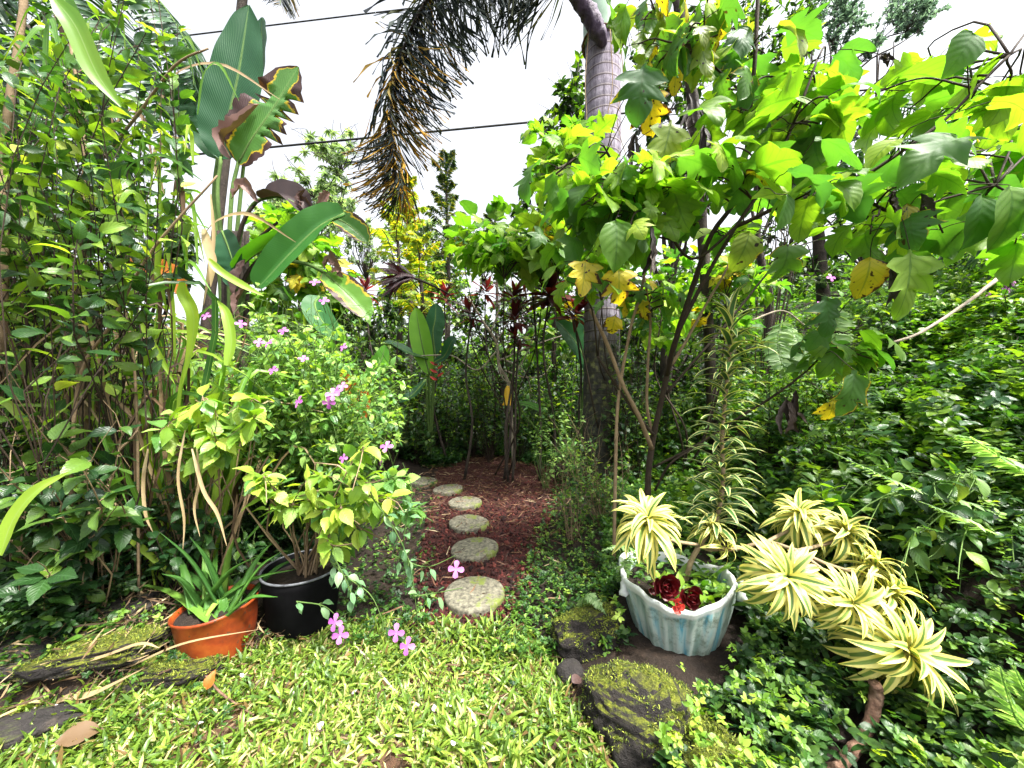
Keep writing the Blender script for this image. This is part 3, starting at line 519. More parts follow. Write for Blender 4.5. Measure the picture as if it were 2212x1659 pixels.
# orange pot, tipped a little towards the lawn, sunk in the bed
rg = np.random.default_rng(41)
ob = P(478, 1440, 1.80); ob[2] = .0; TL = (R(5), Vector((.1, -1, 0)).normalized())
op = thing('clay_pot', 'chipped orange glazed clay pot leaning beside the left rocks, holding spiky aloe', 'pot', ob, 'garden pots')
b = MB(); b.add(*lathe([(.128, 0), (.143, .03), (.160, .15), (.170, .242), (.174, .247), (.175, .256), (.171, .260), (.167, .256), (.160, .24), (.150, .17)], ob, 56, tilt=TL, mod=lambda th, z, k: 1 + (.012 * np.sin(th * 5 + 1) if 3 < k < 8 else .004 * np.sin(th * 3)))); b.build('pot_body', ORPOT, op)
b = MB(); b.add(*disc(ob, .160, .235, TL, rg=rg)); b.build('soil', SOIL, op)
al = thing('aloe_plant', 'spiky green aloe growing out of the orange clay pot', 'plant', ob + [0, 0, .27])
b = MB()
tops = [(285, 1262), (345, 1150), (275, 1310), (375, 1188), (560, 1200), (610, 1190), (390, 1470), (515, 1370), (470, 1190), (430, 1230), (660, 1200), (320, 1205), (410, 1160), (590, 1170), (640, 1230), (505, 1165), (600, 1290), (350, 1240), (440, 1150), (545, 1300), (480, 1310), (560, 1235)]
for i, (px, py) in enumerate(tops):
    Yt = 1.93 + rg.uniform(-.28, .22); tip = P(px, py, Yt if py < 1400 else 1.62); base = ob + np.array([rg.uniform(-.13, .09), rg.uniform(-.12, .08), .235]); mid = base * .5 + tip * .5 + [0, 0, .05 if py < 1400 else .14]
    n, cols = 14, 7; c = spline([base, mid, tip], n); T = nrm(np.gradient(c, axis=0)); S = nrm(np.cross(T, [0, 0, 1.0])); N = np.cross(S, T); t = np.linspace(0, 1, n); w = .020 * (1 - t ** 1.5) + .001
    ss = np.array([-1, -.6, 0, .6, 1, .5, -.5]); zz = np.array([.35, .05, -.1, .05, .35, -.45, -.45])
    teeth = 1 + .16 * (np.arange(n) % 2)[:, None] * (np.abs(ss)[None] > .9)
    V = c[:, None] + S[:, None] * (ss[None] * w[:, None] * teeth)[..., None] + N[:, None] * ((zz[None] * w[:, None]))[..., None]
    f = []
    for a in range(n - 1):
        for j in range(cols): k = (j + 1) % cols; f += [[a * cols + j, a * cols + k, (a + 1) * cols + k], [a * cols + j, (a + 1) * cols + k, (a + 1) * cols + j]]
    at = np.zeros((n * cols, 3)); at[:, 1] = np.repeat(t, cols); at[:, 2] = rg.uniform(.1, .8) if i != 6 else 1.0
    b2 = MB(); b2.add(V.reshape(-1, 3), f, at); b2.build('leaf', ALOE, al)
# black nursery pot
bb = P(655, 1340, 2.0); bb[2] = .0
bp = thing('plastic_pot', 'black plastic nursery pot in the shade right of the orange pot', 'pot', bb, 'garden pots')
b = MB(); b.add(*lathe([(.15, 0), (.16, .01), (.195, .30), (.20, .34), (.19, .345), (.185, .33), (.18, .25)], bb, 48)); b.build('pot_body', BLKP, bp)
th = np.linspace(0, 2 * math.pi, 49); b = MB(); tube(b, np.stack([bb[0] + .199 * np.cos(th), bb[1] + .199 * np.sin(th), np.full(49, .343)], -1), .006, sides=8, cap=False); b.build('rim', BLKR, bp)
b = MB(); b.add(*disc(bb, .182, .29, rg=rg)); b.build('soil', SOIL, bp)
# white and teal draped tub
tb = np.array([.865, 1.92, float(gh(.865, 1.75)) - .04]); WT, nt, N_, L_ = newmat("weathered_white_teal_plastic")
at = N_("ShaderNodeAttribute"); at.attribute_name = "leaf"; sp = N_("ShaderNodeSeparateXYZ"); L_(at.outputs["Vector"], sp.inputs[0])
cmb = N_("ShaderNodeCombineXYZ"); L_(mathn(nt, 'MULTIPLY', sp.outputs[0], 13.0), cmb.inputs[0]); L_(mathn(nt, 'MULTIPLY', sp.outputs[1], 1.2), cmb.inputs[1])
band = noisen(nt, 1.0, 3, .5, vec=cmb.outputs[0]); col = ramp(nt, band, [(.28, (.12, .20, .17)), (.42, (.24, .33, .29)), (.5, (.40, .47, .42)), (.57, (.30, .46, .46)), (.62, (.07, .27, .36)), (.68, (.22, .40, .42)), (.74, (.4, .5, .46))])
dirt = mathn(nt, 'MULTIPLY', mathn(nt, 'SUBTRACT', noisen(nt, 14, 8, .75), .50), 6.0, clamp=True); col = mixc(nt, mathn(nt, 'MULTIPLY', dirt, .85), col, (.07, .10, .06))
rimf = mathn(nt, 'MULTIPLY', mathn(nt, 'SUBTRACT', sp.outputs[2], .5), 4.0, clamp=True); col = mixc(nt, mathn(nt, 'MULTIPLY', rimf, .8), col, (.62, .64, .61))
pr = N_("ShaderNodeBsdfPrincipled"); L_(col, pr.inputs["Base Color"]); pr.inputs["Roughness"].default_value = .45; oo = N_("ShaderNodeOutputMaterial"); L_(pr.outputs[0], oo.inputs[0])
tub = thing('draped_tub', 'white and teal streaked tub with folded sides in the right bed, holding red flowers', 'pot', tb, 'garden pots')
def pleat(th, z, k):
    q = min(max((.30 - z) / .30, 0), 1); return 1 + (.022 * np.sin(th * 19 + 2.5 * np.sin(th * 3)) + .022 * np.sin(th * 8 + 2 * np.sin(th * 2)) + .012 * np.sin(th * 31 + 3 * np.sin(th * 4))) * (.9 if k < 8 else .45 if k < 9 else .15)
SC_ = .94; pf = [(.205, -.03), (.215, 0), (.225, .04), (.238, .08), (.25, .12), (.262, .16), (.272, .20), (.282, .24), (.29, .265), (.294, .285), (.302, .302), (.304, .312), (.298, .322), (.288, .322), (.280, .31), (.262, .26), (.25, .2)]
pf = [(r_ * SC_, z_) for r_, z_ in pf]; V, f, a = lathe(pf, tb, 160, mod=pleat, sag=lambda th, z, k: (.028 * np.sin(th * 2 + 2.6) + .010 * np.sin(th * 5 + 1 + np.sin(th * 2)) + .004 * np.sin(th * 13 + 2 * np.sin(th * 3))) * sm(.15, .3, z)); a[:, 2] = np.repeat([0] * 8 + [.3, .7, 1, 1, 1, 1, .8, .4, .2], 160)
b = MB(); b.add(V, f, a); b.build('tub_body', WT, tub)
b = MB(); b.add(*disc(tb, .245, .255, rg=rg, amp=.02)); b.build('soil', SOIL, tub)
b = MB()
for i in range(2):
    b = MB(); px, py = [(1345, 1262), (1598, 1275)][i]; c0 = P(px, py, 1.9); tube(b, [c0 + [0, 0, .06], c0 + [.01, 0, .01], c0 + [.0, -.02, -.05]], .012, .022, n=9, sides=8, bump=.35, rg=rg, rnd=1.0); b.build('torn_rim_flap', WT, tub)

# red flowers in the tub
def rose(name, lab, c, r, mat, n=16, seed=0, facing=(-.1, -1, .35)):
    g = np.random.default_rng(seed); b = MB(); fz = Vector(facing).normalized(); q = fz.to_track_quat('Z', 'Y').to_matrix(); q = np.array(q)
    pt = leaf_tpl([(.10, 0), (.38, .3), (.52, .62), (.45, .85), (.2, 1.0), (.02, 1.0)], fold=.0, droop=-1.0, sag=-.5, wave=.06, seed=seed)
    for k in range(n):
        az = k * 2.4; ring = k / n; el = 1.35 - 1.35 * ring; d = np.array([math.cos(az) * math.cos(el), math.sin(az) * math.cos(el), math.sin(el)]); nn = np.array([-math.cos(az) * math.sin(el), -math.sin(az) * math.sin(el), math.cos(el)])
        b.scatter(pt, frames((q @ d)[None], (q @ nn)[None]) * (r * (.45 + .6 * ring)), [c + q @ (d * r * .12)], [g.uniform(0, 1)])
    return b
fl = thing('red_flowering_plant', 'low plant with dark crimson rose like blooms inside the white tub', 'plant', tb + [-.02, -.12, .26])
c1 = P(1438, 1266, 1.68); c2 = P(1490, 1288, 1.70); c3 = P(1463, 1306, 1.62); c4 = P(1412, 1268, 1.74)
for i, (c, r, m) in enumerate([(c1, .068, REDP), (c2, .062, REDP), (c3, .042, RED2), (c4, .04, REDP)]):
    o = rose('flower', None, c, r, m, 18 if i < 2 else 8, 60 + i).build('flower', m, fl)
    if i == 2: o['label'] = 'small scarlet open flower'
b = MB(); bs = MB()
for c in (c1, c2, c3, c4):
    base = tb + [rg.uniform(-.1, 0), rg.uniform(-.12, 0), .25]; stem_leaves(bs, b, [base, (base + c) / 2 + [0, .02, .02], c + [0, .015, -.01]], rg, 8, (.05, .09), T_SERR, r=.005, start=.1)
b.build('foliage', G3, fl); bs.build('stem', STEMG, fl)
wd = thing('tub_weeds', 'bright strap leaved weeds and small ferns growing inside the white tub', 'plant', tb + [.1, 0, .26])
b = MB(); K = 34; az = rg.uniform(0, 6.28, K); el = rg.uniform(.3, 1.1, K)
place(b, T_STRAP, tb + np.c_[rg.uniform(.0, .24, K), rg.uniform(-.2, .12, K), np.full(K, .26)], np.c_[np.cos(az) * np.cos(el), np.sin(az) * np.cos(el), np.sin(el)], np.c_[rg.normal(size=(K, 2)) * .3, np.ones(K)], rg.uniform(.10, .24, K), rg.uniform(.3, .9, K), rg, squash=1.4)
K = 160; th = rg.uniform(0, 6.28, K); rr = .25 * np.sqrt(rg.uniform(0, 1, K)); place(b, T_SMALL, tb + np.c_[rr * np.cos(th), rr * np.sin(th), .265 + rg.uniform(0, .09, K)], np.c_[rg.normal(size=(K, 2)), rg.uniform(-.2, .6, K)], np.c_[rg.normal(size=(K, 2)) * .4, np.ones(K)], rg.uniform(.025, .05, K), rg.uniform(.2, .9, K), rg)
b.build('foliage', GB, wd)

# ------------------------------------------------------------------ variegated dracaena (one plant, many rosettes)
rg = np.random.default_rng(51)
dr = thing('variegated_dracaena', 'yellow and green striped plant in the white tub with tall column and drooping rosettes', 'plant', tb + [.0, .05, .26])
J = P(1512, 1178, 1.92); b = MB()
tube(b, [tb + [.02, .05, .25], P(1478, 1260, 1.95), P(1492, 1215, 1.93), J], .016, .013, n=10, sides=7, bump=.12, rg=rg)
top = P(1578, 690, 2.05)
colp = [J, P(1548, 1120, 1.97), P(1562, 1040, 2.0), P(1560, 950, 2.02), P(1568, 850, 2.05), P(1577, 760, 2.05), top]; cs = tube(b, colp, .013, .008, n=40, sides=7, bump=.1, rg=rg)
K0 = P(1655, 1172, 1.82); K1 = P(1722, 1190, 1.72)
tube(b, [J, P(1580, 1188, 1.88), K0, K1], .011, .009, n=12, sides=7, bump=.1, rg=rg)
RS = [((1398, 1142), 1.68, (-.1, -.35, 1), .19, 52, J), ((1728, 1128), 1.92, (-.2, -.2, 1), .18, 46, K0), ((1815, 1160), 1.84, (.25, -.3, 1), .17, 40, K1), ((1690, 1250), 1.56, (-.25, -.9, .65), .19, 62, K1), ((1818, 1300), 1.52, (.05, -.95, .5), .17, 46, K1),
      ((1885, 1238), 1.70, (.2, -.1, 1), .15, 30, K1), ((1905, 1290), 1.62, (.5, -.4, .8), .16, 36, K1), ((1925, 1400), 1.42, (.25, -.9, .45), .21, 56, P(1870, 1320, 1.56)), ((1530, 1150), 1.93, (.2, -.3, 1), .12, 22, J), ((1560, 1185), 1.86, (.7, -.5, .5), .11, 12, J)]
for (c, Y, ax, L, n, fr) in RS:
    cc = P(c[0], c[1], Y); ax = nrm(ax); tube(b, [fr, (fr + cc) / 2 + [0, .03, -.03], cc - ax * .02], .009, .009, n=8, sides=6, bump=.1, rg=rg)
b.build('trunk', basemat("ringed_pale_bark", [(.3, (.16, .11, .06)), (.7, (.36, .28, .17))], 30, rnd=.2, bump=.8, bdist=.004), dr)
def rosette(c, ax, L, n, rg, tpls, lo=-.35, hi=1.35, w=1.0, rnd=(0, 1), squash=1., rise=.05):
    b = MB(); q = np.array(Vector(ax).to_track_quat('Z', 'Y').to_matrix()); k = np.arange(n); az = k * 2.39996 + rg.uniform(-.2, .2, n); u = (k + .5) / n; el = lo + (hi - lo) * u ** 1.1 + rg.uniform(-.1, .1, n)
    d = np.c_[np.cos(az) * np.cos(el), np.sin(az) * np.cos(el), np.sin(el)] @ q.T; nn = np.c_[-np.cos(az) * np.sin(el), -np.sin(az) * np.sin(el), np.cos(el)] @ q.T
    nn = nn + rg.normal(size=(n, 3)) * .15; pos = np.asarray(c) + np.asarray(ax)[None] * (u[:, None] * rise) + d * .006
    place(b, tpls, pos, d, nn, L * rg.uniform(.8, 1.1, n) * (1 - .28 * u), rg.uniform(*rnd, n), rg, squash=squash); return b
for (c, Y, ax, L, n, fr) in RS: rosette(P(c[0], c[1], Y), nrm(ax), L * 1.28, int(n * 1.0), rg, T_ARCH, squash=1.2).build('leaf_rosette', VARI, dr)
b = MB(); n = 130; u = np.linspace(.1, 1, n); L = cs[np.minimum((u * (len(cs) - 1)).astype(int), len(cs) - 1)]; i0 = u * (len(cs) - 1); ii = np.minimum(i0.astype(int), len(cs) - 2); fr = (i0 - ii)[:, None]; pos = cs[ii] * (1 - fr) + cs[ii + 1] * fr
az = np.arange(n) * 2.39996; el = .6 + .25 * rg.uniform(-1, 1, n) + .95 * sm(.9, 1, u); d = np.c_[np.cos(az) * np.cos(el), np.sin(az) * np.cos(el), np.sin(el)]; nn = np.c_[-np.cos(az) * np.sin(el), -np.sin(az) * np.sin(el), np.cos(el)]
place(b, T_COL, pos, d, nn, rg.uniform(.19, .25, n), rg.uniform(0, 1, n), rg, squash=1.1); o = b.build('leafy_column', VARIP, dr); o['label'] = 'tall narrow column of darker striped leaves'

# ------------------------------------------------------------------ broken branch lower right
b = MB(); rg = np.random.default_rng(55)
tube(b, [P(1890, 1478, 1.36), P(1893, 1500, 1.36), P(1880, 1560, 1.34), P(1862, 1600, 1.30), P(1815, 1650, 1.24), P(1770, 1690, 1.18)], .020, .018, n=26, sides=9, bump=.22, rg=rg)
STP = basemat("rotting_wood", [(.3, (.05, .028, .018)), (.5, (.16, .09, .06)), (.75, (.36, .24, .17))], 22, bump=1, bdist=.01)
tag(b.build('broken_branch', STP, loc=P(1815, 1690, 1.24)), 'thick broken reddish brown branch leaning below the lowest striped rosette', 'branch')
def twig(name, label, pts, r0, r1, mat, seed=0, n=18, cat='branch', group=None):
    g = np.random.default_rng(seed); b = MB(); tube(b, pts, r0, r1, n=n, sides=6, bump=.2, rg=g); return tag(b.build(name, mat, loc=pts[0]), label, cat, group)
def gp(px, Y, dz=.0): X = (px - CX) * Y / F; return np.array([X, Y, float(gh(X, Y)) + dz])
def gpy(px, py, dz=0): Y = (H - dz) * F / (py - CY); return np.array([(px - CX) * Y / F, Y, dz])
twig('fallen_stick', 'long thin pale stick lying diagonally in the lawn grass', [gpy(735, 1365, .02), gpy(790, 1420, .03), gpy(850, 1490, .03), gpy(905, 1525, .04)], .006, .005, STEMW, 1)
twig('fallen_stick', 'thin dry twig resting between the small grey stone and the mossy rocks', [P(1165, 1484, 1.63), P(1250, 1478, 1.64), P(1340, 1466, 1.66)], .004, .003, STEMW, 2)
twig('fallen_stick', 'thin brown stick across the bottom of the dark creeper', [P(1580, 1652, 1.25), P(1650, 1640, 1.26), P(1720, 1625, 1.3)], .005, .003, STP, 3)
twig('fallen_stick', 'short brown stick standing in the grass below the left rocks', [P(445, 1500 - 40, 1.60), P(480, 1500, 1.52), P(548, 1565 - 20, 1.44)], .005, .004, STP, 4)
for i, (a, c, w) in enumerate([([(130, 1500), (280, 1440), (400, 1390), (560, 1360)], 'upper', .006), ([(70, 1440), (200, 1425), (300, 1392), (345, 1400)], 'curled', .008), ([(0, 1640), (120, 1520), (200, 1500), (310, 1445)], 'wide', .014)]):
    b = MB(); ribbon(b, [P(x, y, 1.58 - .05 * i) for x, y in a], w, (0, -.4, 1), n=20, cols=3, rnd=.8, prof=blade_prof); tag(b.build('dry_blade', STRAW, loc=P(a[0][0], a[0][1] + 40, 1.58)), c + ' long dry straw coloured blade lying over the left mossy rocks', 'dead leaf', 'dry blades on the left rocks')
# fallen petals and dead leaves on the lawn
pet = [(660, 1545), (700, 1560), (635, 1500), (770, 1490), (940, 1520), (965, 1528), (1010, 1515), (75, 1540), (120, 1535), (420, 1570), (520, 1395 + 60), (975, 1600)]
rg = np.random.default_rng(57); PT = leaf_tpl([(.05, 0), (.3, .3), (.42, .65), (.3, .92), (.02, 1)], fold=.3, droop=.5)
b = MB(); b.scatter(PT, np.eye(3)[None] * .03, [[0, 0, 0]], [.5]); pm = None
for i, (px, py) in enumerate(pet):
    p = gpy(px, py, .045)
    if pm is None: pm = b.build('fallen_petal', WPET); o = pm
    else: o = pm.copy(); C.objects.link(o)
    o.location = p; o.rotation_euler = (rg.uniform(-.5, .5), rg.uniform(-.5, .5), rg.uniform(0, 6)); o.scale = [rg.uniform(.7, 1.1)] * 3
    tag(o, 'small pale pink petal fallen on the foreground grass', 'petal', 'pale petals scattered on the lawn')
for i, (px, py, lab, m, L) in enumerate([(118, 1605, 'large tan dead leaf on the grass at the bottom left', STRAW, .13), (447, 1490, 'small upright red brown dead leaf below the orange pot', ORANGE, .07), (1235, 1475, 'dark brown dead leaf between the rocks beside the lawn', BROWN, .07)]):
    b = MB(); p = gpy(px, py, .06); place(b, T_OV, [p], [[.8, .5, .15] if i != 1 else [.1, .1, .9]], [[0, -.3, 1] if i != 1 else [0, -1, .1]], [L], .45, rg, squash=1.3); tag(b.build('dead_leaf', m, loc=p), lab, 'dead leaf')

# ------------------------------------------------------------------ general shrub builder
def polyshrub(name, label, cat, bases, poly, Y0, Y1, nst, nl, size, tpls, lm, sm_, seed, r=.006, group=None, start=.4, drop=-.2, spread=.9, lift=.25, k=.15, squash=1., jit=.35, rnd=None, opp=True, upj=.35, hang=None, lmats=None, pet=.15, parent=None, extra=None):
    g = np.random.default_rng(seed); bases = np.atleast_2d(np.asarray(bases, float)); T = sample_view(np.array(poly, float), nst, Y0, Y1, g)
    t = parent or thing(name, label, cat, bases[0], group); bs, bl = MB(), MB()
    for q in T:
        d = np.linalg.norm((bases - q)[:, :2], axis=1) + g.uniform(0, .3, len(bases)); a = bases[int(np.argmin(d))] + g.normal(size=3) * [.03, .03, 0]
        mt = 0 if lmats is None else g.choice(len(lmats), nl, p=lmats)
        stem_leaves(bs, bl, bend(a, q, g, k, lift), g, nl, size, tpls, r=r * g.uniform(.7, 1.2), start=start, drop=drop, spread=spread, squash=squash, jit=jit, rnd=rnd, opp=opp, upj=upj, mat=mt, pet=pet)
    bs.build('stem', sm_, t); bl.build('foliage', lm, t); return t
def bed(px, Y, j=0): return gp(px, Y)
# left tall hibiscus like shrub
t = polyshrub('tall_shrub', 'tall leafy shrub with dark woody stems filling the upper left corner', 'shrub', [gp(-60, 1.9), gp(60, 1.9), gp(210, 2.0)],
    [(-120, -40), (330, -60), (390, 20), (450, 100), (380, 220), (340, 420), (350, 560), (60, 700), (-120, 700)], 1.35, 2.6, 150, 19, (.05, .125), T_SERR, [G2, G2D, G3], STEMB, 61, r=.005, start=.6, drop=-.02, lmats=[.66, .2, .14], k=.12, lift=.1, squash=.8, jit=.6, upj=.65, opp=False)
b = MB(); rg = np.random.default_rng(62)
tube(b, [gp(-40, 2.0), P(5, 700, 1.9), P(8, 350, 1.9), P(45, 60, 1.9), P(60, -80, 1.9)], .022, .012, n=30, sides=8, bump=.15, rg=rg)
tube(b, [gp(190, 2.05), P(178, 650, 2.0), P(186, 400, 2.0), P(168, 180, 2.0), P(120, -60, 2.0)], .020, .010, n=30, sides=8, bump=.15, rg=rg)
tube(b, [P(190, 372, 2.0), P(240, 320, 1.95), P(300, 245, 1.9), P(380, 140, 1.8), P(450, 105, 1.8)], .010, .004, n=20, sides=6, bump=.2, rg=rg)
tube(b, [gp(150, 1.8), P(165, 860, 1.8), P(240, 700, 1.75), P(330, 540, 1.7), P(470, 380, 1.7)], .010, .004, n=24, sides=6, bump=.2, rg=rg)
tube(b, [gp(300, 1.95), P(290, 790, 1.9), P(235, 560, 1.9), P(205, 430, 1.9)], .007, .005, n=20, sides=6, rg=rg)
b.build('woody_stem', STEMT, t)
def flower(b, c, r, facing, rg, n=4, mat=0):
    q = np.array(Vector(facing).normalized().to_track_quat('Z', 'Y').to_matrix()); pt = leaf_tpl([(.06, 0), (.2, .3), (.33, .65), (.27, .88), (.03, 1)], fold=.15, droop=.5)
    for k in range(n): az = k * 2 * math.pi / n + rg.uniform(-.1, .1); d = np.array([math.cos(az), math.sin(az), .2]); b.scatter(pt, frames((q @ d)[None], (q @ np.array([0, 0, 1.]))[None]) * r, [c], [rg.uniform(0, 1)], mat)
b = MB(); c = P(215, 438, 1.87)
for k in range(3): flower(b, c + [0, 0, .012 * k - .01], .034, (.1 * k, -.4, 1), rg, 5)
b.build('flower', PURP, t)
# dark glossy shrub lower left
polyshrub('dark_shrub', 'dark glossy toothed leaf shrub at the left edge below the tall shrub', 'shrub', [gp(-120, 1.75), gp(60, 1.8), gp(200, 1.85)],
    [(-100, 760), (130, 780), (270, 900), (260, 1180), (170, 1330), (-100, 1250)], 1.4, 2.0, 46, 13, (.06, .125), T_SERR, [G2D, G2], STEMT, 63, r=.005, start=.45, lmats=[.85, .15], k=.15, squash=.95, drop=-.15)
# tall grass clump
rg = np.random.default_rng(64); t = thing('tall_grass_clump', 'tall clump of broad arching grass blades, dry and brown at its base', 'grass clump', gp(330, 2.4))
bg_, bd = MB(), MB()
for i in range(300):
    px = rg.uniform(130, 460); Y = rg.uniform(2.0, 3.1); a = gp(px, Y); h = rg.uniform(.8, 1.75) * (1 if px < 380 else .8); lean = rg.normal(size=2) * .35; L = h * rg.uniform(.25, .5); az = rg.uniform(0, 6.28)
    tp = a + [lean[0], lean[1] * .5, h]; e = tp + [math.cos(az) * L, math.sin(az) * L * .6, rg.uniform(-.45, .1)]
    dry = rg.uniform() < .28; ribbon(bd if dry else bg_, [a, (a + tp) / 2 + [lean[0] * .1, 0, .02], tp, e], rg.uniform(.008, .019) * (.6 if dry else 1), (rg.normal() * .4, -1, .5), n=12, cols=3, rnd=rg.uniform(0, 1), prof=blade_prof)
for a, w, rn in [([(395, 830), (415, 740), (418, 680), (400, 640), (395, 610)][::-1], .030, .95), ([(300, 690), (340, 760), (378, 830)], .014, .9), ([(240, 700), (300, 620), (340, 590), (362, 680)], .016, .8), ([(120, 0), (165, 60), (210, 160), (262, 232)], .034, .6), ([(100, -60), (150, 20), (190, 110), (240, 215)], .026, .3), ([(450, 560), (480, 590), (530, 620), (570, 640)], .02, .85), ([(490, 790), (500, 740), (490, 680), (470, 650)], .026, .85), ([(0, 1200), (30, 1120), (80, 1060), (150, 1020)], .022, .9)]:
    Y = 1.9 if a[0][1] > 300 else 1.25
    if a[0][1] == 1200: Y = 1.2
    ribbon(bg_, [P(x, y, Y + .02 * i) for i, (x, y) in enumerate(a)], w, (.2, -1, .5), n=18, cols=5, rnd=rn, prof=blade_prof, fold=.35)
for i in range(60):
    px = rg.uniform(30, 560); Y = rg.uniform(1.95, 2.6); a = gp(px, Y, rg.uniform(0, .15)); z = rg.uniform(.4, 1.25); dx = rg.normal() * .14
    ribbon(bd, [a + [dx, 0, z], a + [dx * .3 + rg.normal() * .06, -.06, z * .55], a + [rg.normal() * .05, rg.normal() * .05, 0]], rg.uniform(.005, .016), (rg.normal() * .5, -1, .2), n=9, cols=3, rnd=rg.uniform(0, .8), prof=lambda t: .6 + .4 * np.sin(t * 3))  # kept to darker tones, so shade is painted into these blades
for a, w, Y in [([(455, 420), (462, 520), (450, 600), (440, 660)], .009, 2.0), ([(345, 315), (365, 300), (395, 310), (410, 345)], .018, 2.2), ([(335, 320), (340, 370), (355, 420)], .014, 2.2), ([(440, 495), (452, 540), (460, 570), (455, 620)], .022, 1.95), ([(40, 600), (90, 580), (140, 590), (170, 640)], .05, 2.1), ([(425, 960), (430, 1040), (420, 1100), (432, 1160)], .006, 1.75), ([(415, 970), (440, 1060), (470, 1110), (490, 1180)], .008, 1.72), ([(400, 930), (385, 1030), (398, 1120), (395, 1190)], .006, 1.78), ([(320, 970), (310, 1040), (315, 1110), (330, 1150)], .008, 1.8)]:
    ribbon(bd, [P(x, y, Y) for x, y in a], w, (.3, -1, .3), n=16, cols=3, rnd=.9, prof=blade_prof)
for i in range(80):
    x0, y0 = rg.uniform(0, 430), rg.uniform(20, 640); Y = rg.uniform(1.7, 2.7); dx = rg.normal() * 45; L = rg.uniform(90, 230)
    ribbon(bg_ if rg.uniform() < .8 else bd, [P(x0, y0 + L * .6, Y), P(x0 + dx * .3, y0, Y), P(x0 + dx, y0 - 20, Y - .05), P(x0 + dx * 1.9, y0 + L * .4, Y - .1)], rg.uniform(.008, .017), (rg.normal() * .5, -1, .4), n=14, cols=3, rnd=rg.uniform(.2, 1), prof=blade_prof)
tag(bg_.build('green_blades', TALL, t), kind='stuff'); tag(bd.build('dry_blades', STRAW, t), kind='stuff')
b = MB(); ribbon(b, [P(255, 560, 2.6), P(310, 575, 2.6), P(375, 600, 2.6), P(395, 640, 2.6)], .09, (0, -.9, .6), n=16, cols=7, rnd=.5, prof=banana_prof, rg=rg, tear=.2); o = b.build('wide_orange_blade', ORANGE, t)
twig('leaning_cane', 'bent dry brown cane leaning in the dark gap below the tall grass', [P(190, 1100, 1.8), P(235, 1000, 1.85), P(300, 925, 1.9), P(278, 895, 1.95), P(210, 830, 2.0)], .008, .005, STEMT, 6, cat='cane')
twig('leaning_cane', 'straight dry cane leaning behind the aloe, from the left rocks upward', [P(240, 1240, 1.95), P(330, 1130, 2.0), P(480, 1030, 2.1)], .006, .005, STEMT, 7, cat='cane')
# pink flowered bush
t = polyshrub('pink_flowered_bush', 'light green bush dotted with pink four petalled flowers, left of the path', 'bush', [gp(560, 2.9), gp(660, 2.8), gp(760, 3.0)],
    [(420, 760), (500, 660), (620, 625), (740, 640), (800, 720), (850, 830), (860, 940), (780, 1030), (640, 1000), (480, 960), (400, 880)], 1.95, 3.0, 430, 17, (.045, .085), T_OV, [G4, G3], STEMG, 71, r=.0035, start=.35, lmats=[.88, .12], k=.2, lift=.5, drop=-.1, jit=.3, upj=.3)
rg = np.random.default_rng(72)
fl_px = [(445, 683), (560, 740), (580, 742), (645, 868), (718, 852), (728, 845), (710, 870), (742, 750), (835, 965), (742, 990), (822, 995), (612, 715), (655, 775), (700, 650), (680, 610), (740, 835), (590, 800), (520, 700)]
for i, (px, py) in enumerate(fl_px):
    b = MB(); c = P(px, py, rg.uniform(1.86, 1.98)); flower(b, c, .036 if i in (3, 4, 6, 8) else .028, (rg.normal() * .4, -1, .5 + rg.normal() * .3), rg); tube(b, [c + [.01 * rg.normal(), .12, -.14], c + [0, .03, -.03], c], .0025, .002, n=7, sides=4, mat=1); b.build('flower', [PINK, STEMG], t)
# trailing stems with pink flowers in front of the path
t = thing('trailing_flower_stems', 'sprawling stems with pleated grey leaves and pink flowers beside the black pot', 'plant', gp(790, 2.0)); bs, bl, bf = MB(), MB(), MB()
for a, n, Y in [([(800, 1070), (850, 1140), (885, 1220), (900, 1320), (905, 1370)], 14, 1.75), ([(690, 1180), (740, 1240), (800, 1285), (830, 1350)], 12, 1.75), ([(850, 1200), (920, 1225), (985, 1200)], 7, 1.8), ([(890, 1290), (950, 1280), (1000, 1270)], 6, 1.8), ([(720, 1200), (760, 1290), (745, 1360)], 8, 1.7), ([(870, 1180), (880, 1110), (890, 1060), (870, 1000)], 12, 1.95), ([(640, 1300), (700, 1310), (740, 1345)], 4, 1.75)]:
    stem_leaves(bs, bl, [P(x, y, Y + .02 * k) for k, (x, y) in enumerate(a)], rg, n, (.05, .075), T_OV, r=.004, start=.1, drop=-.3, pet=.3, rnd=(.2, .8), ns=12)
bs.build('stem', STEMG, t); bl.build('foliage', leafmat("pleated_grey_leaf", [(0, (.05, .13, .06)), (.6, (.12, .24, .11)), (1, (.3, .42, .22))], trans=.3, vein=(.32, .42, .28), va=.4, vf=0, rough=.4), t)
for px, py in [(735, 1372), (856, 1367), (880, 1396), (985, 1230), (724, 1345)]: b = MB(); c = P(px, py, 1.70); flower(b, c, .039, (rg.normal() * .25, -1, .45), rg); tube(b, [c + [.02 * rg.normal(), .12, -.03], c + [0, .04, .0], c], .002, .0016, n=7, sides=4, mat=1); b.build('flower', [PINK, STEMG], t)
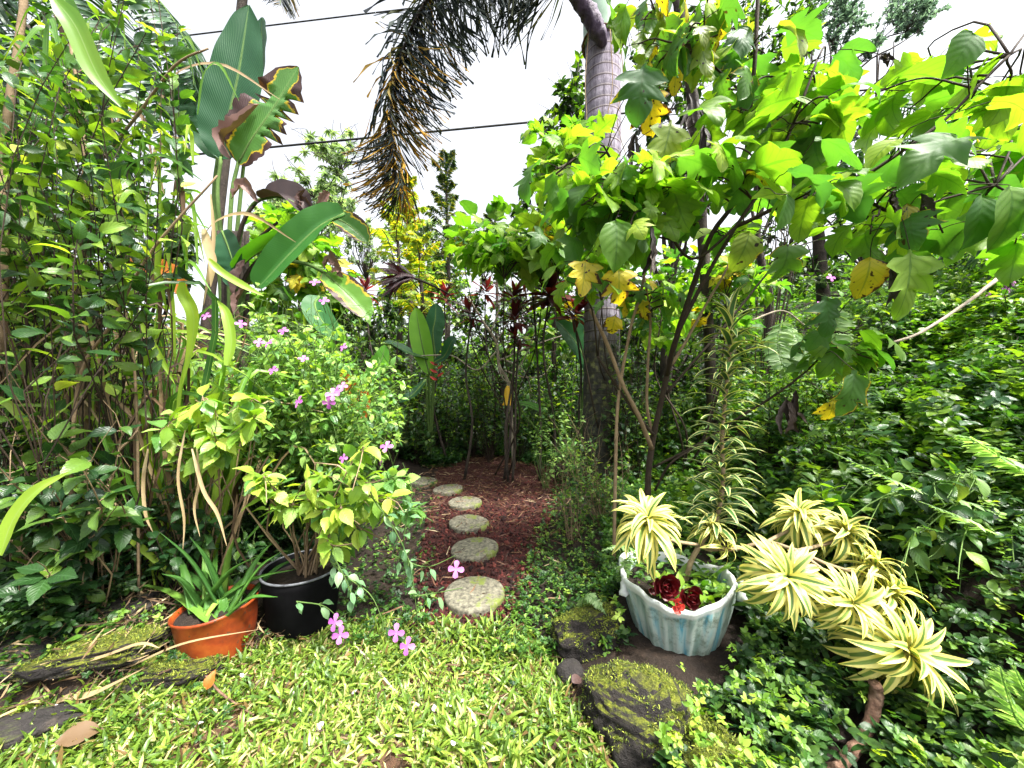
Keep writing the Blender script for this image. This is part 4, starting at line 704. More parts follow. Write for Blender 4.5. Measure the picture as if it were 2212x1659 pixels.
# pale serrated shrub planted in the black pot
t = polyshrub('pale_leaf_shrub', 'shrub with pale yellow green pointed leaves growing from the black plastic pot', 'shrub', [bb + [0, 0, .3], bb + [.02, .02, .3]],
    [(520, 1060), (560, 1000), (660, 1010), (760, 980), (860, 1020), (900, 1110), (820, 1210), (720, 1190), (600, 1130)], 1.55, 1.95, 22, 12, (.075, .115), T_SERR, [G3, G4], STEMT, 74, r=.006, start=.5, lmats=[.9, .1], k=.2, lift=.6, drop=-.45, squash=.95)
polyshrub('pale_leaf_shrub', 'branch of pale pointed leaves hanging in front of the dark gap beside the tall grass', 'shrub', [gp(430, 2.1), gp(480, 2.2)], [(360, 900), (420, 850), (560, 850), (600, 920), (520, 940), (400, 960)], 1.7, 1.9, 15, 11, (.08, .13), T_SERR, [G3, G4], STEMT, 75, r=.005, start=.62, lmats=[.7, .3], k=.15, lift=.5, drop=-.55, squash=.95)
polyshrub('toothed_leaf_sprig', 'sprig of mid green toothed leaves reaching right over the middle stepping stones', 'plant', [bb + [.05, .1, .3]], [(880, 1020), (960, 1000), (975, 1090), (930, 1130), (880, 1110)], 1.95, 2.1, 7, 10, (.07, .10), T_SERR, G4, STEMG, 76, r=.004, start=.6, k=.1, lift=.4, squash=1.15)
# small dark weeds between the aloe and the black pot
polyshrub('pot_side_weed', 'dim leafy weed crowding behind the aloe and the black pot', 'plant', [gp(520, 2.15), gp(330, 2.1)], [(200, 1160), (560, 1120), (600, 1230), (420, 1260), (240, 1300)], 1.95, 2.4, 26, 10, (.04, .08), T_OV, G2D, STEMG, 77, r=.003, start=.4)
polyshrub('corner_weed', 'yellow green pointed weed growing over the left mossy rocks', 'plant', [gp(150, 1.75), gp(250, 1.75)], [(60, 1360), (130, 1330), (260, 1400), (340, 1450), (250, 1500), (120, 1470)], 1.5, 1.75, 15, 8, (.045, .07), T_OV, GB, STEMG, 78, r=.003, start=.3, rnd=(.3, .8))

polyshrub('gap_darkening_shrub', 'small dark leaved shrub added to darken the gap above the orange pot', 'shrub', [gp(280, 2.0), gp(400, 2.05)], [(150, 900), (420, 960), (480, 1100), (420, 1180), (180, 1160)], 1.8, 2.05, 34, 10, (.05, .09), T_SERR, G2D, STEMB, 79, r=.003, start=.35, rnd=(0, .6))  # a few leaves belong here; the rest are added to blacken the gap
# ------------------------------------------------------------------ big lobed leaf shrub on the right
rg = np.random.default_rng(81)
t = thing('lobed_leaf_shrub', 'large shrub with bright lime lobed leaves and forking brown stems behind the white tub', 'shrub', gp(1400, 2.6))
bp_, bk, bt, bl = MB(), MB(), MB(), MB()
def poly3(a): return [P(x, y, Y) for x, y, Y in a]
base = gp(1395, 2.6)
MAIN = [([(1398, 1080, 2.6), (1402, 1010, 2.6), (1412, 940, 2.58), (1430, 860, 2.55), (1445, 790, 2.5), (1470, 700, 2.45), (1500, 610, 2.4), (1535, 510, 2.35), (1590, 430, 2.3), (1612, 330, 2.3), (1622, 220, 2.25), (1632, 110, 2.2), (1638, -30, 2.2)], .024, .010, 1),
        ([(1440, 810, 2.5), (1465, 720, 2.3), (1530, 590, 2.2), (1590, 490, 2.15), (1650, 400, 2.1), (1700, 300, 2.05), (1740, 200, 2.0), (1765, 130, 2.0)], .015, .006, 1),
        ([(1590, 490, 2.15), (1700, 440, 2.05), (1830, 400, 2.0), (1930, 340, 1.9), (2040, 260, 1.85), (2110, 190, 1.8), (2180, 120, 1.75)], .012, .006, 1),
        ([(1600, 480, 2.15), (1500, 560, 2.2), (1440, 500, 2.2), (1370, 440, 2.15), (1340, 380, 2.1), (1310, 330, 2.1)], .009, .005, 1),
        ([(1830, 400, 2.0), (1930, 460, 1.95), (2040, 430, 1.9), (2150, 400, 1.85)], .009, .005, 1),
        ([(1622, 220, 2.25), (1560, 160, 2.25), (1480, 90, 2.3), (1420, 40, 2.3)], .008, .004, 1), ([(1632, 110, 2.2), (1600, 60, 2.2), (1540, 80, 2.15), (1475, 95, 2.1)], .006, .003, 1),
        ([(1408, 970, 2.58), (1380, 900, 2.5), (1345, 830, 2.45), (1310, 740, 2.4), (1275, 668, 2.35)], .017, .011, 0),
        ([(1412, 945, 2.58), (1398, 880, 2.6), (1400, 780, 2.6), (1405, 690, 2.6), (1392, 600, 2.6)], .012, .008, 0),
        ([(1450, 790, 2.5), (1480, 740, 2.55), (1530, 650, 2.6), (1560, 600, 2.6), (1600, 520, 2.7)], .012, .007, 0),
        ([(1440, 850, 2.55), (1500, 780, 2.6), (1570, 700, 2.65), (1650, 600, 2.7), (1700, 540, 2.7)], .010, .006, 1),
        ([(1412, 940, 2.55), (1370, 890, 2.5), (1330, 830, 2.5), (1290, 770, 2.5)], .012, .008, 1),
        ([(1410, 1010, 2.6), (1500, 965, 2.5), (1600, 900, 2.4), (1680, 850, 2.3), (1755, 790, 2.25), (1790, 740, 2.2), (1800, 690, 2.2)], .009, .005, 1),
        ([(1415, 1060, 2.6), (1450, 1000, 2.5), (1520, 960, 2.5)], .009, .005, 1)]
for a, r0, r1, m in MAIN: tube(bk if m else bp_, poly3(a), r0, r1, n=len(a) * 4, sides=8, bump=.12, rg=rg)
tube(bp_, [base - [0, 0, .05], P(1398, 1080, 2.6)], .03, .025, n=8, sides=8, bump=.1, rg=rg)
tube(bp_, [gp(1326, 2.5), P(1330, 1000, 2.5), P(1336, 860, 2.5), P(1362, 710, 2.5), P(1385, 630, 2.5), P(1400, 540, 2.5)], .013, .009, n=30, sides=8, bump=.1, rg=rg)
nodes = np.concatenate([spline(poly3(a), 30) for a, r0, r1, m in MAIN if m] + [spline(poly3(MAIN[8][0]), 20), spline(poly3(MAIN[9][0]), 20)])
REG = [((1180, 330), (1640, 60), 0, 0)]
def cluster(c, n, size, mats, rg, hang=.6, tpls=None, petl=(.05, .12), facing=None):
    i = np.argmin(np.linalg.norm(nodes - c, axis=1) + (nodes[:, 2] > c[2] + .25) * .3); a = nodes[i]
    cc = tube(bk, bend(a, c, rg, .12, .25), .006, .004, n=9, sides=5); u = nrm(c - a) if np.linalg.norm(c - a) > .02 else np.array([0, 0, 1.])
    for k in range(n):
        s = c - u * rg.uniform(0, .14); az = k * 2.4 + rg.uniform(0, 1); d = nrm(np.array([math.cos(az), math.sin(az) * .8, .35]) + u * .3); L = rg.uniform(*petl); pe = s + d * L
        tube(bk, [s, s + d * L * .5 + [0, 0, .01], pe], .003, .002, n=4, sides=4)
        ld = nrm(d + [0, 0, -hang * rg.uniform(.4, 1.7)] + rg.normal(size=3) * .2); m = int(rg.choice(len(mats), p=mats))
        place(bl, tpls or (T_LOBED if rg.uniform() < .88 else T_WIDE), [pe], [ld], [np.array([0, 0, 1.]) + d * .6 + rg.normal(size=3) * .35], [rg.uniform(*size)], rg.uniform(0, 1), rg, mat=m, squash=1.)
MT = [.94, .01, .05, .0]
P1 = [(1180, 400), (1250, 300), (1400, 330), (1560, 200), (1640, 60), (1760, 100), (1900, 130), (2050, 120), (2200, 180), (2260, 330), (2240, 560), (2060, 520), (1900, 520), (1740, 520), (1560, 560), (1300, 520), (1180, 480)]
g2 = np.random.default_rng(83)
for c in sample_view(np.array(P1, float), 54, 1.75, 2.5, g2): cluster(c, 4, (.18, .32), MT, g2)
for c in sample_view(np.array([(1560, 300), (2200, 300), (2200, 520), (1500, 560)], float), 14, 2.4, 3.1, g2): cluster(c, 4, (.16, .24), MT, g2)
for c in sample_view(np.array([(1170, 340), (1380, 340), (1400, 500), (1200, 520)], float), 14, 1.75, 2.3, g2): cluster(c, 4, (.15, .24), MT, g2)
for c in sample_view(np.array([(1210, 430), (1420, 430), (1420, 590), (1230, 600)], float), 12, 1.9, 2.5, g2): cluster(c, 3, (.15, .24), MT, g2, hang=.9)
for c in sample_view(np.array([(1340, -60), (1560, -60), (1640, 60), (1560, 200), (1380, 170)], float), 15, 1.9, 2.4, g2): cluster(c, 4, (.17, .27), [.25, .02, .73, 0], g2, hang=1.4)
for c in sample_view(np.array([(1760, 700), (1850, 690), (1900, 760), (1850, 830), (1720, 790)], float), 6, 2.05, 2.3, g2): cluster(c, 3, (.16, .24), [.5, .02, .48, 0], g2, hang=.8)
for c in sample_view(np.array([(1280, 620), (1420, 600), (1480, 660), (1340, 700)], float), 8, 2.4, 2.7, g2): cluster(c, 3, (.12, .19), [.7, .2, .1, 0], g2, hang=1.3)
def single(px, py, Y, size, d, up, m, tp=None, rn=.5):
    c = P(px, py, Y); i = np.argmin(np.linalg.norm(nodes - c, axis=1)); tube(bk, bend(nodes[i], c, g2, .06, .3), .003, .002, n=7, sides=4)
    place(bl, tp or T_LOBED, [c], [d], [up], [size], rn, g2, mat=m)
for a in [(1330, 475, 1.75, .26, (.03, -.2, -1), (0, -1, .2), 0, T_WIDE, .25), (1265, 560, 1.85, .20, (-.1, -.2, -1), (0, -1, .1), 1, T_LOBED), (1335, 575, 1.8, .22, (.1, -.2, -1), (.1, -1, .1), 1, T_LOBED), (1880, 555, 1.9, .24, (-.1, -.1, -1), (-.2, -1, .1), 1, T_WIDE),
          (1620, 500, 1.8, .22, (-.25, -.1, -1), (.1, -1, .1), 2, T_WIDE, .9), (1700, 520, 1.8, .25, (.1, -.1, -1), (-.1, -1, .1), 2, T_LOBED), (1965, 540, 1.75, .34, (0, -.1, -1), (0, -1, .1), 0, T_LOBED, .6), (1960, 440, 1.9, .22, (.05, -.1, -1), (0, -1, 0), 1, T_WIDE), (2120, 420, 1.65, .26, (0, -.2, -1), (0, -1, .2), 0, T_WIDE, .1), (2180, 400, 1.6, .3, (.1, -.2, -1), (0, -1, .3), 0, T_WIDE, .3),
          (1800, 860, 2.0, .16, (0, -.1, -1), (0, -1, 0), 1, T_LOBED), (1845, 800, 1.9, .27, (-.1, -.2, -1), (.1, -1, .2), 2, T_LOBED, .3), (1780, 640, 1.95, .24, (.25, -.2, -1), (0, -1, .3), 2, T_LOBED, .1), (1330, 680, 2.2, .14, (-.2, 0, -1), (0, -1, .1), 1, T_LOBED), (2070, 300, 1.55, .33, (-.8, -.35, -.15), (0, -.5, 1), 0, T_LOBED, .1), (2140, 220, 1.4, .3, (1, -.3, -.1), (0, -.6, 1), 0, T_LOBED, .8), (1760, 300, 1.7, .26, (.85, -.3, -.3), (0, -.5, 1), 0, T_LOBED, .1),
          (1390, 140, 1.9, .3, (-.1, -.2, -1), (0, -1, .1), 2, T_LOBED, .0), (1450, 260, 1.9, .3, (-.15, 0, -1), (.2, -1, .1), 2, T_LOBED, .9), (1400, 190, 2.0, .26, (.1, 0, -1), (-.2, -1, .1), 1, T_LOBED, .9), (1700, 370, 1.65, .27, (.9, -.3, -.2), (0, -.5, 1), 0, T_LOBED, .0), (2100, 70, 1.6, .2, (-.4, -.2, -.8), (0, -1, .4), 0, T_WIDE, .1), (1275, 400, 1.9, .2, (-.8, -.3, -.5), (0, -.6, 1), 0, T_WIDE, .1), (1700, 420, 1.6, .17, (-.05, -.1, -1), (.6, -1, .1), 0, T_WIDE, .1)]: single(*a)
for (px, py, Y, L) in [(1405, 540, 1.85, .26), (1925, 620, 1.85, .2), (1700, 900, 2.1, .2), (1720, 880, 2.1, .2), (1520, 330, 2.0, .3), (1370, 330, 2.1, .22), (1990, 450, 1.85, .15), (1930, 440, 1.9, .14), (1480, 90, 2.05, .08), (1905, 130, 2.0, .06)]:
    c = P(px, py, Y); i = np.argmin(np.linalg.norm(nodes - c, axis=1)); tube(bk, bend(nodes[i], c + [0, 0, L * .5], g2, .05, .2), .003, .002, n=7, sides=4)
    bt = MB()
    for k in range(3): ribbon(bt, [c + [0, 0, L * .5], c + [g2.normal() * .015, g2.normal() * .015, 0], c + [g2.normal() * .03, g2.normal() * .03, -L * .5]], .018 + .01 * g2.uniform(), (g2.normal(), -1, .2), n=10, cols=5, fold=.9, rnd=g2.uniform(0, 1), rg=g2, tear=.5, wavy=.3)
    bt.build('withered_leaf', DEAD, t)
bp_.build('pale_stem', STEMT, t); bk.build('branch', STEMB, t); bl.build('foliage', [G1, G1Y, G1D, DEAD], t);
# second lobed shrub left of the palm, third behind
def lobed_shrub(label, base, poly, Y0, Y1, n, size, seed, mats=(.93, .03, .04), r=.008):
    g = np.random.default_rng(seed); t = thing('lobed_leaf_shrub', label, 'shrub', base); bs, bl2 = MB(), MB(); 
    T = sample_view(np.array(poly, float), n, Y0, Y1, g); hubs = []
    for h in T[:4]:
        c = tube(bs, bend(base + g.normal(size=3) * [.08, .08, 0], base * .15 + h * .85, g, .12, 0), .014, .006, n=16, sides=6); hubs += list(c[8:])
    hubs = np.array(hubs)
    for q in T:
        a_ = hubs[np.argmin(np.linalg.norm(hubs - q, axis=1))]
        stem_leaves(bs, bl2, bend(a_, q, g, .15, .15), g, 8, size, T_LOBED + T_WIDE[:2], r=r * .7, start=.45, drop=-.5, spread=1, pet=.35, mat=int(g.choice(3, p=mats)), opp=False, upj=.45, ns=10)
    bs.build('stem', STEMB, t); bl2.build('foliage', [G1, G1Y, G1D], t); return t
lobed_shrub('lime lobed leaf shrub climbing up the left side of the ringed palm trunk', gp(1300, 5.2), [(1140, 260), (1200, 200), (1290, 210), (1300, 330), (1360, 600), (1230, 600), (1160, 480), (1130, 350)], 3.4, 4.4, 40, (.2, .32), 84)
lobed_shrub('lime lobed leaf shrub in the middle distance over the maroon plants', gp(1080, 5.2), [(980, 500), (1060, 460), (1160, 440), (1220, 500), (1180, 560), (1040, 570)], 3.9, 5.2, 40, (.2, .32), 85)
lobed_shrub('distant lime green shrub seen beneath the drooping banana like leaves', gp(660, 7.5), [(560, 420), (700, 440), (760, 600), (740, 680), (560, 700), (520, 600)], 6.5, 8, 60, (.25, .4), 86)
lobed_shrub('lime shrub seen between the maroon plants and the palm trunk base', gp(1240, 6.5), [(1180, 620), (1300, 640), (1300, 800), (1100, 780)], 5.6, 7.2, 30, (.16, .26), 87)
lobed_shrub('lime leafy shrub growing behind the forked stems, right of the palm trunk', gp(1480, 4.3), [(1360, 560), (1560, 540), (1700, 620), (1560, 760), (1400, 740)], 3.6, 4.6, 34, (.14, .24), 88)

# ------------------------------------------------------------------ ringed palm
rg = np.random.default_rng(91)
pb_ = gp(1290, 4.8); PX = lambda z: np.array([(1300 - CX) * 4.8 / F + (z - 2) * .004, 4.8, z])
pt_ = thing('ringed_palm', 'palm with grey ringed trunk, green crownshaft and one drooping frond at top centre', 'palm tree', pb_)
PB, nt, N_, L_ = newmat("ringed_palm_bark"); tc = N_("ShaderNodeTexCoord"); sp = N_("ShaderNodeSeparateXYZ"); L_(tc.outputs['Object'], sp.inputs[0])
zz = mathn(nt, 'ADD', sp.outputs[2], mathn(nt, 'MULTIPLY', noisen(nt, 2.5, 2), .05)); fr = mathn(nt, 'FRACT', mathn(nt, 'MULTIPLY', zz, 7.4)); ring = mathn(nt, 'MULTIPLY', mathn(nt, 'SUBTRACT', .075, mathn(nt, 'ABSOLUTE', mathn(nt, 'SUBTRACT', fr, .5))), 25.0, clamp=True)
ring2 = mathn(nt, 'MULTIPLY', mathn(nt, 'SUBTRACT', .05, mathn(nt, 'ABSOLUTE', mathn(nt, 'SUBTRACT', fr, .62))), 25.0, clamp=True)
mp = N_("ShaderNodeMapping"); mp.inputs['Scale'].default_value = (26, 26, 3.5); L_(tc.outputs['Object'], mp.inputs[0]); crack = noisen(nt, 1, 6, .75, vec=mp.outputs[0])
col = ramp(nt, crack, [(.32, (.045, .035, .05)), (.45, (.17, .145, .19)), (.65, (.30, .27, .33)), (.8, (.44, .42, .46))]); col = mixc(nt, ring, col, (.07, .05, .055)); col = mixc(nt, mathn(nt, 'MULTIPLY', ring2, .6), col, (.42, .36, .33))
low = mathn(nt, 'MULTIPLY', mathn(nt, 'SUBTRACT', mathn(nt, 'ADD', 1.7, mathn(nt, 'MULTIPLY', noisen(nt, 3, 4), .9)), sp.outputs[2]), 2.0, clamp=True); moss_shade_col = ramp(nt, noisen(nt, 14, 4), [(.38, (.008, .008, .006)), (.55, (.03, .03, .016)), (.7, (.14, .15, .04))]); col = mixc(nt, mathn(nt, 'MULTIPLY', low, .93), col, moss_shade_col)  # lower trunk: moss, with its colour darkened further to stand in for black shadow
pr = N_("ShaderNodeBsdfPrincipled"); L_(col, pr.inputs["Base Color"]); pr.inputs["Roughness"].default_value = .85; bpn = N_("ShaderNodeBump"); bpn.inputs["Distance"].default_value = .02; bpn.inputs["Strength"].default_value = .7; L_(crack, bpn.inputs["Height"]); L_(bpn.outputs[0], pr.inputs["Normal"]); oo = N_("ShaderNodeOutputMaterial"); L_(pr.outputs[0], oo.inputs[0])
z0 = pb_[2] - .1; zt = H + (CY - 95) * 4.8 / F; n = 160; zs = np.linspace(z0, zt, n); rad = .235 + .03 * np.exp(-(zs - z0) * 2) + .006 * (np.abs(((zs * 7.4) % 1) - .5) < .13) + .006 * wig(zs, zs * 0, 2)
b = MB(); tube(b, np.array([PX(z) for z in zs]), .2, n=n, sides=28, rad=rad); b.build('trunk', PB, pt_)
CSH = basemat("crownshaft", [(.3, (.16, .26, .18)), (.6, (.26, .38, .28)), (.8, (.34, .42, .36))], 4, rough=.5, bump=.1); b = MB(); tube(b, [PX(zt - .02), PX(zt + .25), PX(zt + .8), PX(zt + 1.6), PX(zt + 2.4)], .24, .1, n=24, sides=28, rad=[.255, .262, .255, .21, .12]); b.build('crownshaft', CSH, pt_)
BOOT = basemat("withered_sheath", [(.3, (.03, .018, .04)), (.6, (.09, .06, .11)), (.8, (.2, .14, .2))], 8, rough=.55, bump=.6, detail=8, bdist=.03)
b = MB(); tube(b, [P(1305, 100, 4.58), P(1292, 70, 4.50), P(1270, 25, 4.44), P(1238, -15, 4.38), P(1190, -60, 4.32)], .1, .05, n=30, sides=18, rad=[.045, .10, .105, .085, .045], bump=.16, rg=rg); b.build('dead_sheath', BOOT, pt_)
b = MB(); th = np.linspace(0, 2 * math.pi, 40); tube(b, np.stack([PX(zt)[0] + .262 * np.cos(th), 4.8 + .262 * np.sin(th), zt - .01 + .02 * np.sin(th * 2)], -1), .02, n=40, sides=8, cap=False, bump=.3, rg=rg); b.build('scar_ring', STP, pt_)
def frond(b, br, pts, rg, n=150, L=.6, planes=None, mat=0, r0=.022, tpls=T_NEEDLE, drop=.5, squash=1., prof=None, rnd=None, fwd=.55, tipbrown=None):
    c = tube(br, pts, r0, .004, n=40, sides=6, rnd=.5); t = np.linspace(.06, 1, n) ** 1.0; u = t * 39; i = np.minimum(u.astype(int), 38); fr = (u - i)[:, None]; pos = c[i] * (1 - fr) + c[i + 1] * fr
    T = nrm(c[i + 1] - c[i]); A = nrm(np.cross(T, [0, 0, 1.])); B = np.cross(A, T)
    for pl in (planes or [0, 180]):
        a = math.radians(pl) + rg.normal(size=n) * (.22 if len(planes or [0, 1]) > 2 else .08); o = np.cos(a)[:, None] * A + np.sin(a)[:, None] * B
        d = nrm(o + T * fwd + np.array([0, 0, -drop]) + rg.normal(size=(n, 3)) * .10); ln = L * (prof(t) if prof else np.clip(np.sin(np.clip(t * .93 + .07, 0, 1) * math.pi) ** .5, .25, 1)) * rg.uniform(.8, 1.1, n)
        up = B + rg.normal(size=(n, 3)) * .3; rv = rg.uniform(0, .7, n) if rnd is None else rg.uniform(*rnd, n)
        if tipbrown: rv = np.where(rg.uniform(0, 1, n) < tipbrown * sm(.35, .8, t), rg.uniform(.85, 1, n), rv)
        place(b, tpls, pos, d, up, ln, rv, rg, mat, squash)
bl, br = MB(), MB()
frond(bl, br, poly3([(1240, -5, 4.36), (1190, -70, 4.3), (1080, -110, 4.2), (970, -60, 4.1), (900, 40, 4.0), (862, 140, 3.95), (845, 250, 3.9), (850, 350, 3.9), (862, 415, 3.9)]), rg, n=130, L=.95, planes=[-10, 40, 140, 190, 235, 270, 305], drop=.5, squash=.27, r0=.035, tipbrown=.35, prof=lambda t: np.clip(1.0 - .55 * t ** 2, .3, 1))
bl.build('frond', PALMG, pt_); br.build('frond_stalk', BARKB, pt_)
b = MB()
for px, s in [(1272, -1), (1318, .6), (1338, 1)]: tube(b, [P(px, 60, 4.5), P(px + 8 * s, 180, 4.5), P(px - 5, 260, 4.5), P(px + 18 * s, 350, 4.5)], .006, .004, n=20, sides=5, rg=rg, bump=.2)
tag(b.build('hanging_vine', STEMT, loc=P(1300, 350, 4.5)), 'thin pale vine strands hanging down the ringed palm trunk', 'vine')

# ------------------------------------------------------------------ giant bird of paradise, left centre
t = thing('bird_of_paradise_plant', 'tall plant with huge upright paddle leaves and folded drooping leaves, left of centre', 'plant', gp(505, 4.2)); rg = np.random.default_rng(101)
BANC = leafmat('half_dried_banana_leaf', [(0, (.03, .11, .03)), (1, (.10, .24, .02))], trans=.3, tr=(2, 2, .4), vein=(.16, .30, .08), va=.35, vf=42, rough=.4, brown=((.05, .022, .022), (.5, .36, .02), .98, 3.5), nz=.1)
def bigleaf(pts, w, up, mat, rnd=.4, n=34, cols=9, fold=.25, tear=0, tears=None, label=None, stalk=None, wavy=.03, Yd=None, prof=banana_prof):
    b = MB(); pp = poly3(pts); ribbon(b, pp, w, up, n=n, cols=cols, fold=fold, rnd=rnd, prof=prof, rg=rg, tear=tear, wavy=wavy, tears=tears); c = spline(pp, 14)
    o = b.build('leaf', mat, t)
    if label: o['label'] = label
    b2 = MB(); N = nrm(np.cross(np.cross(nrm(c[-1] - c[0]), up), nrm(c[-1] - c[0]))); tube(b2, c - N * .004 * 1, .018, .004, n=14, sides=6)
    if stalk: tube(b2, poly3(stalk), .028, .018, n=14, sides=8)
    b2.build('leaf_stalk', STEMG, t)
bigleaf([(478, 345, 4.3), (490, 270, 4.3), (515, 160, 4.3), (538, 12, 4.3)], .30, (.25, -1, 0), BAN, .22, stalk=[(500, 900, 4.25), (488, 600, 4.3), (470, 430, 4.3), (478, 340, 4.3)], fold=.18, label='tallest upright dark green paddle leaf')
bigleaf([(530, 330, 4.5), (555, 200, 4.5), (565, 100, 4.5), (565, 38, 4.5)], .20, (-.5, -1, 0), BAN, .1, stalk=[(500, 900, 4.35), (505, 600, 4.5), (520, 420, 4.5), (530, 325, 4.5)])
bigleaf([(470, 345, 4.55), (448, 270, 4.55), (420, 210, 4.55), (398, 160, 4.5)], .26, (.2, -1, .1), BAN, .3, stalk=[(490, 900, 4.3), (475, 600, 4.5), (462, 430, 4.5), (470, 340, 4.55)], tears=[(.3, -1), (.45, -1), (.6, -1), (.75, 1)])
bigleaf([(515, 355, 4.1), (545, 300, 4.05), (590, 235, 4.05), (645, 145, 4.05)], .35, (.1, -1, .25), BANB, .5, stalk=[(505, 900, 4.2), (495, 600, 4.15), (500, 430, 4.1), (515, 350, 4.1)], tear=.12, tears=[(.42, 1), (.52, 1), (.62, 1), (.7, 1), (.78, 1), (.66, -1), (.72, -1)], label='torn leaf with brown scorched margins')
ribbon(bb2 := MB(), poly3([(500, 345, 4.0), (485, 300, 4.0), (520, 270, 4.0), (560, 225, 4.0)]), .09, (-.6, -1, 0), n=20, cols=7, fold=1.2, rnd=.9, rg=rg, tear=.3); o = bb2.build('rolled_dead_margin', BROWN, t)
bigleaf([(510, 585, 4.0), (560, 545, 3.95), (640, 505, 3.9), (725, 462, 3.85)][::-1], .12, (0, -.5, 1), BAN, .75, fold=.9, label='folded leaf bent over, its underside bright green', prof=lambda t: np.clip(np.sin(np.clip(t, 0, 1) * math.pi) ** .25, .3, 1))
bigleaf([(745, 462, 3.75), (690, 490, 3.7), (630, 545, 3.65), (560, 620, 3.6)], .16, (.75, -1, .9), BAN, .6, fold=.75, stalk=[(505, 800, 4.1), (520, 640, 4.1), (560, 560, 4.0), (640, 500, 3.9), (700, 470, 3.8)], label='long drooping bright green leaf folded along its midrib', prof=lambda t: np.clip(np.sin(np.clip(t * .96 + .03, 0, 1) * math.pi) ** .25, .3, 1))
bigleaf([(720, 470, 3.9), (750, 485, 3.9), (775, 505, 3.9), (795, 525, 3.9)], .13, (.2, -1, .3), BANC, .3, fold=.5)
bigleaf([(700, 590, 3.9), (735, 620, 3.85), (770, 655, 3.85), (800, 690, 3.85)], .16, (.4, -1, .5), BANC, .9, fold=.4, stalk=[(510, 800, 4.1), (530, 620, 4.1), (600, 570, 4.0), (660, 570, 3.95), (705, 592, 3.9)], label='short arching leaf with dried brown base')
bigleaf([(480, 500, 4.0), (495, 540, 3.95), (505, 580, 3.95), (495, 620, 3.95)], .18, (-.2, -1, .2), BAN, .25, fold=.3)
bigleaf([(565, 430, 3.95), (600, 425, 3.9), (640, 440, 3.9), (670, 470, 3.9)], .15, (0, -1, .9), BROWN, .1, fold=.9, stalk=[(505, 800, 4.15), (510, 600, 4.1), (520, 500, 4.05), (545, 445, 4.0), (570, 428, 3.95)], label='dark blackened dead leaf hanging over')
for a in [[(640, 430), (665, 440), (680, 470), (672, 500)], [(690, 450), (700, 430), (712, 415)], [(655, 455), (650, 430), (660, 410)], [(700, 580), (715, 560), (735, 575)], [(715, 590), (735, 585), (742, 600)], [(505, 640), (515, 600), (530, 560)], [(520, 690), (515, 650), (540, 610)], [(500, 430), (530, 400), (560, 440)]]:
    b = MB(); ribbon(b, [P(x, y, 3.85) for x, y in a], .065, (rg.normal() * .5, -1, .3), n=14, cols=7, fold=.9, rnd=rg.uniform(0, 1), rg=rg, tear=.4, wavy=.2); b.build('dead_leaf_scrap', BROWN, t)
b = MB()
for i in range(9): px = 480 + i * 7; tube(b, [gp(px, 4.2 + .1 * rg.normal()), P(px + rg.uniform(-10, 10), 700, 4.2), P(px - 5 + rg.uniform(-12, 12), 500, 4.2)], .045, .02, n=12, sides=8, bump=.15, rg=rg)
b.build('leaf_bases', BARKB, t)
b = MB()
for a in [[(495, 700, 4.0), (520, 620, 4.0), (560, 560, 4.0), (650, 520, 4.0)], [(500, 560, 4.05), (540, 530, 4.0), (600, 480, 4.0)], [(505, 560, 4.05), (525, 480, 4.0), (560, 430, 4.0)]]: tube(b, poly3(a), .022, .014, n=16, sides=7)
b.build('arching_stalk', STEMB, t)
bigp = t

# ------------------------------------------------------------------ other banana-like plants
def heli(label, bpx, Y, leaves, seed, bract=None):
    global t
    t = thing('heliconia_plant', label, 'plant', gp(bpx, Y)); b0 = gp(bpx, Y)
    for (a, w, up, m, rn) in leaves:
        s = P(a[0][0], a[0][1], a[0][2]); bigleaf(a, w, up, m, rn, n=20, cols=7, fold=.3)
        b = MB(); tube(b, [b0, (b0 * .4 + s * .6) + [0, 0, -.05], s], .02, .012, n=8, sides=6); b.build('leaf_stalk', STEMG, t)
    for c in (bract or []):
        b = MB()
        for k in range(6): p = P(c[0], c[1] + k * 8, Y - .4); ribbon(b, [p, p + [(-1) ** k * .05, -.03, .02], p + [(-1) ** k * .11, -.05, .06]], .022, (0, -1, .5), n=7, cols=3, fold=.8)
        b.build('red_bract', RED2, t)
heli('clump of upright green paddle leaves with red bracts in the centre, behind the path', 930, 6.0, [([(928, 810, 5.6), (915, 760, 5.6), (905, 710, 5.6), (898, 665, 5.6)], .16, (.1, -1, .1), BAN, .95), ([(940, 770, 5.8), (935, 720, 5.8), (940, 690, 5.8), (942, 655, 5.8)], .16, (.4, -1, 0), BAN, .2), ([(925, 775, 5.6), (890, 765, 5.5), (850, 745, 5.4), (825, 742, 5.3)], .10, (0, -.6, 1), BAN, .4), ([(935, 785, 5.6), (960, 770, 5.5), (975, 740, 5.4), (985, 730, 5.4)], .10, (0, -.8, .6), BAN, .1), ([(920, 820, 5.4), (895, 850, 5.3), (880, 860, 5.2), (860, 870, 5.2)], .08, (0, -.7, .8), BAN, .3)], 1, [(945, 782)])
heli('green paddle leaf plant low behind the pink flowered bush, beside the path', 790, 4.2, [([(792, 830, 3.9), (810, 800, 3.9), (825, 775, 3.9), (832, 745, 3.9)], .09, (.2, -1, .3), BAN, .8), ([(690, 640, 3.7), (680, 660, 3.6), (700, 700, 3.5), (745, 740, 3.4)], .12, (.3, -1, .6), BAN, .5), ([(700, 850, 3.4), (730, 850, 3.3), (760, 860, 3.3), (790, 905, 3.3)], .18, (0, -1, .3), ORANGE, .3)], 2)
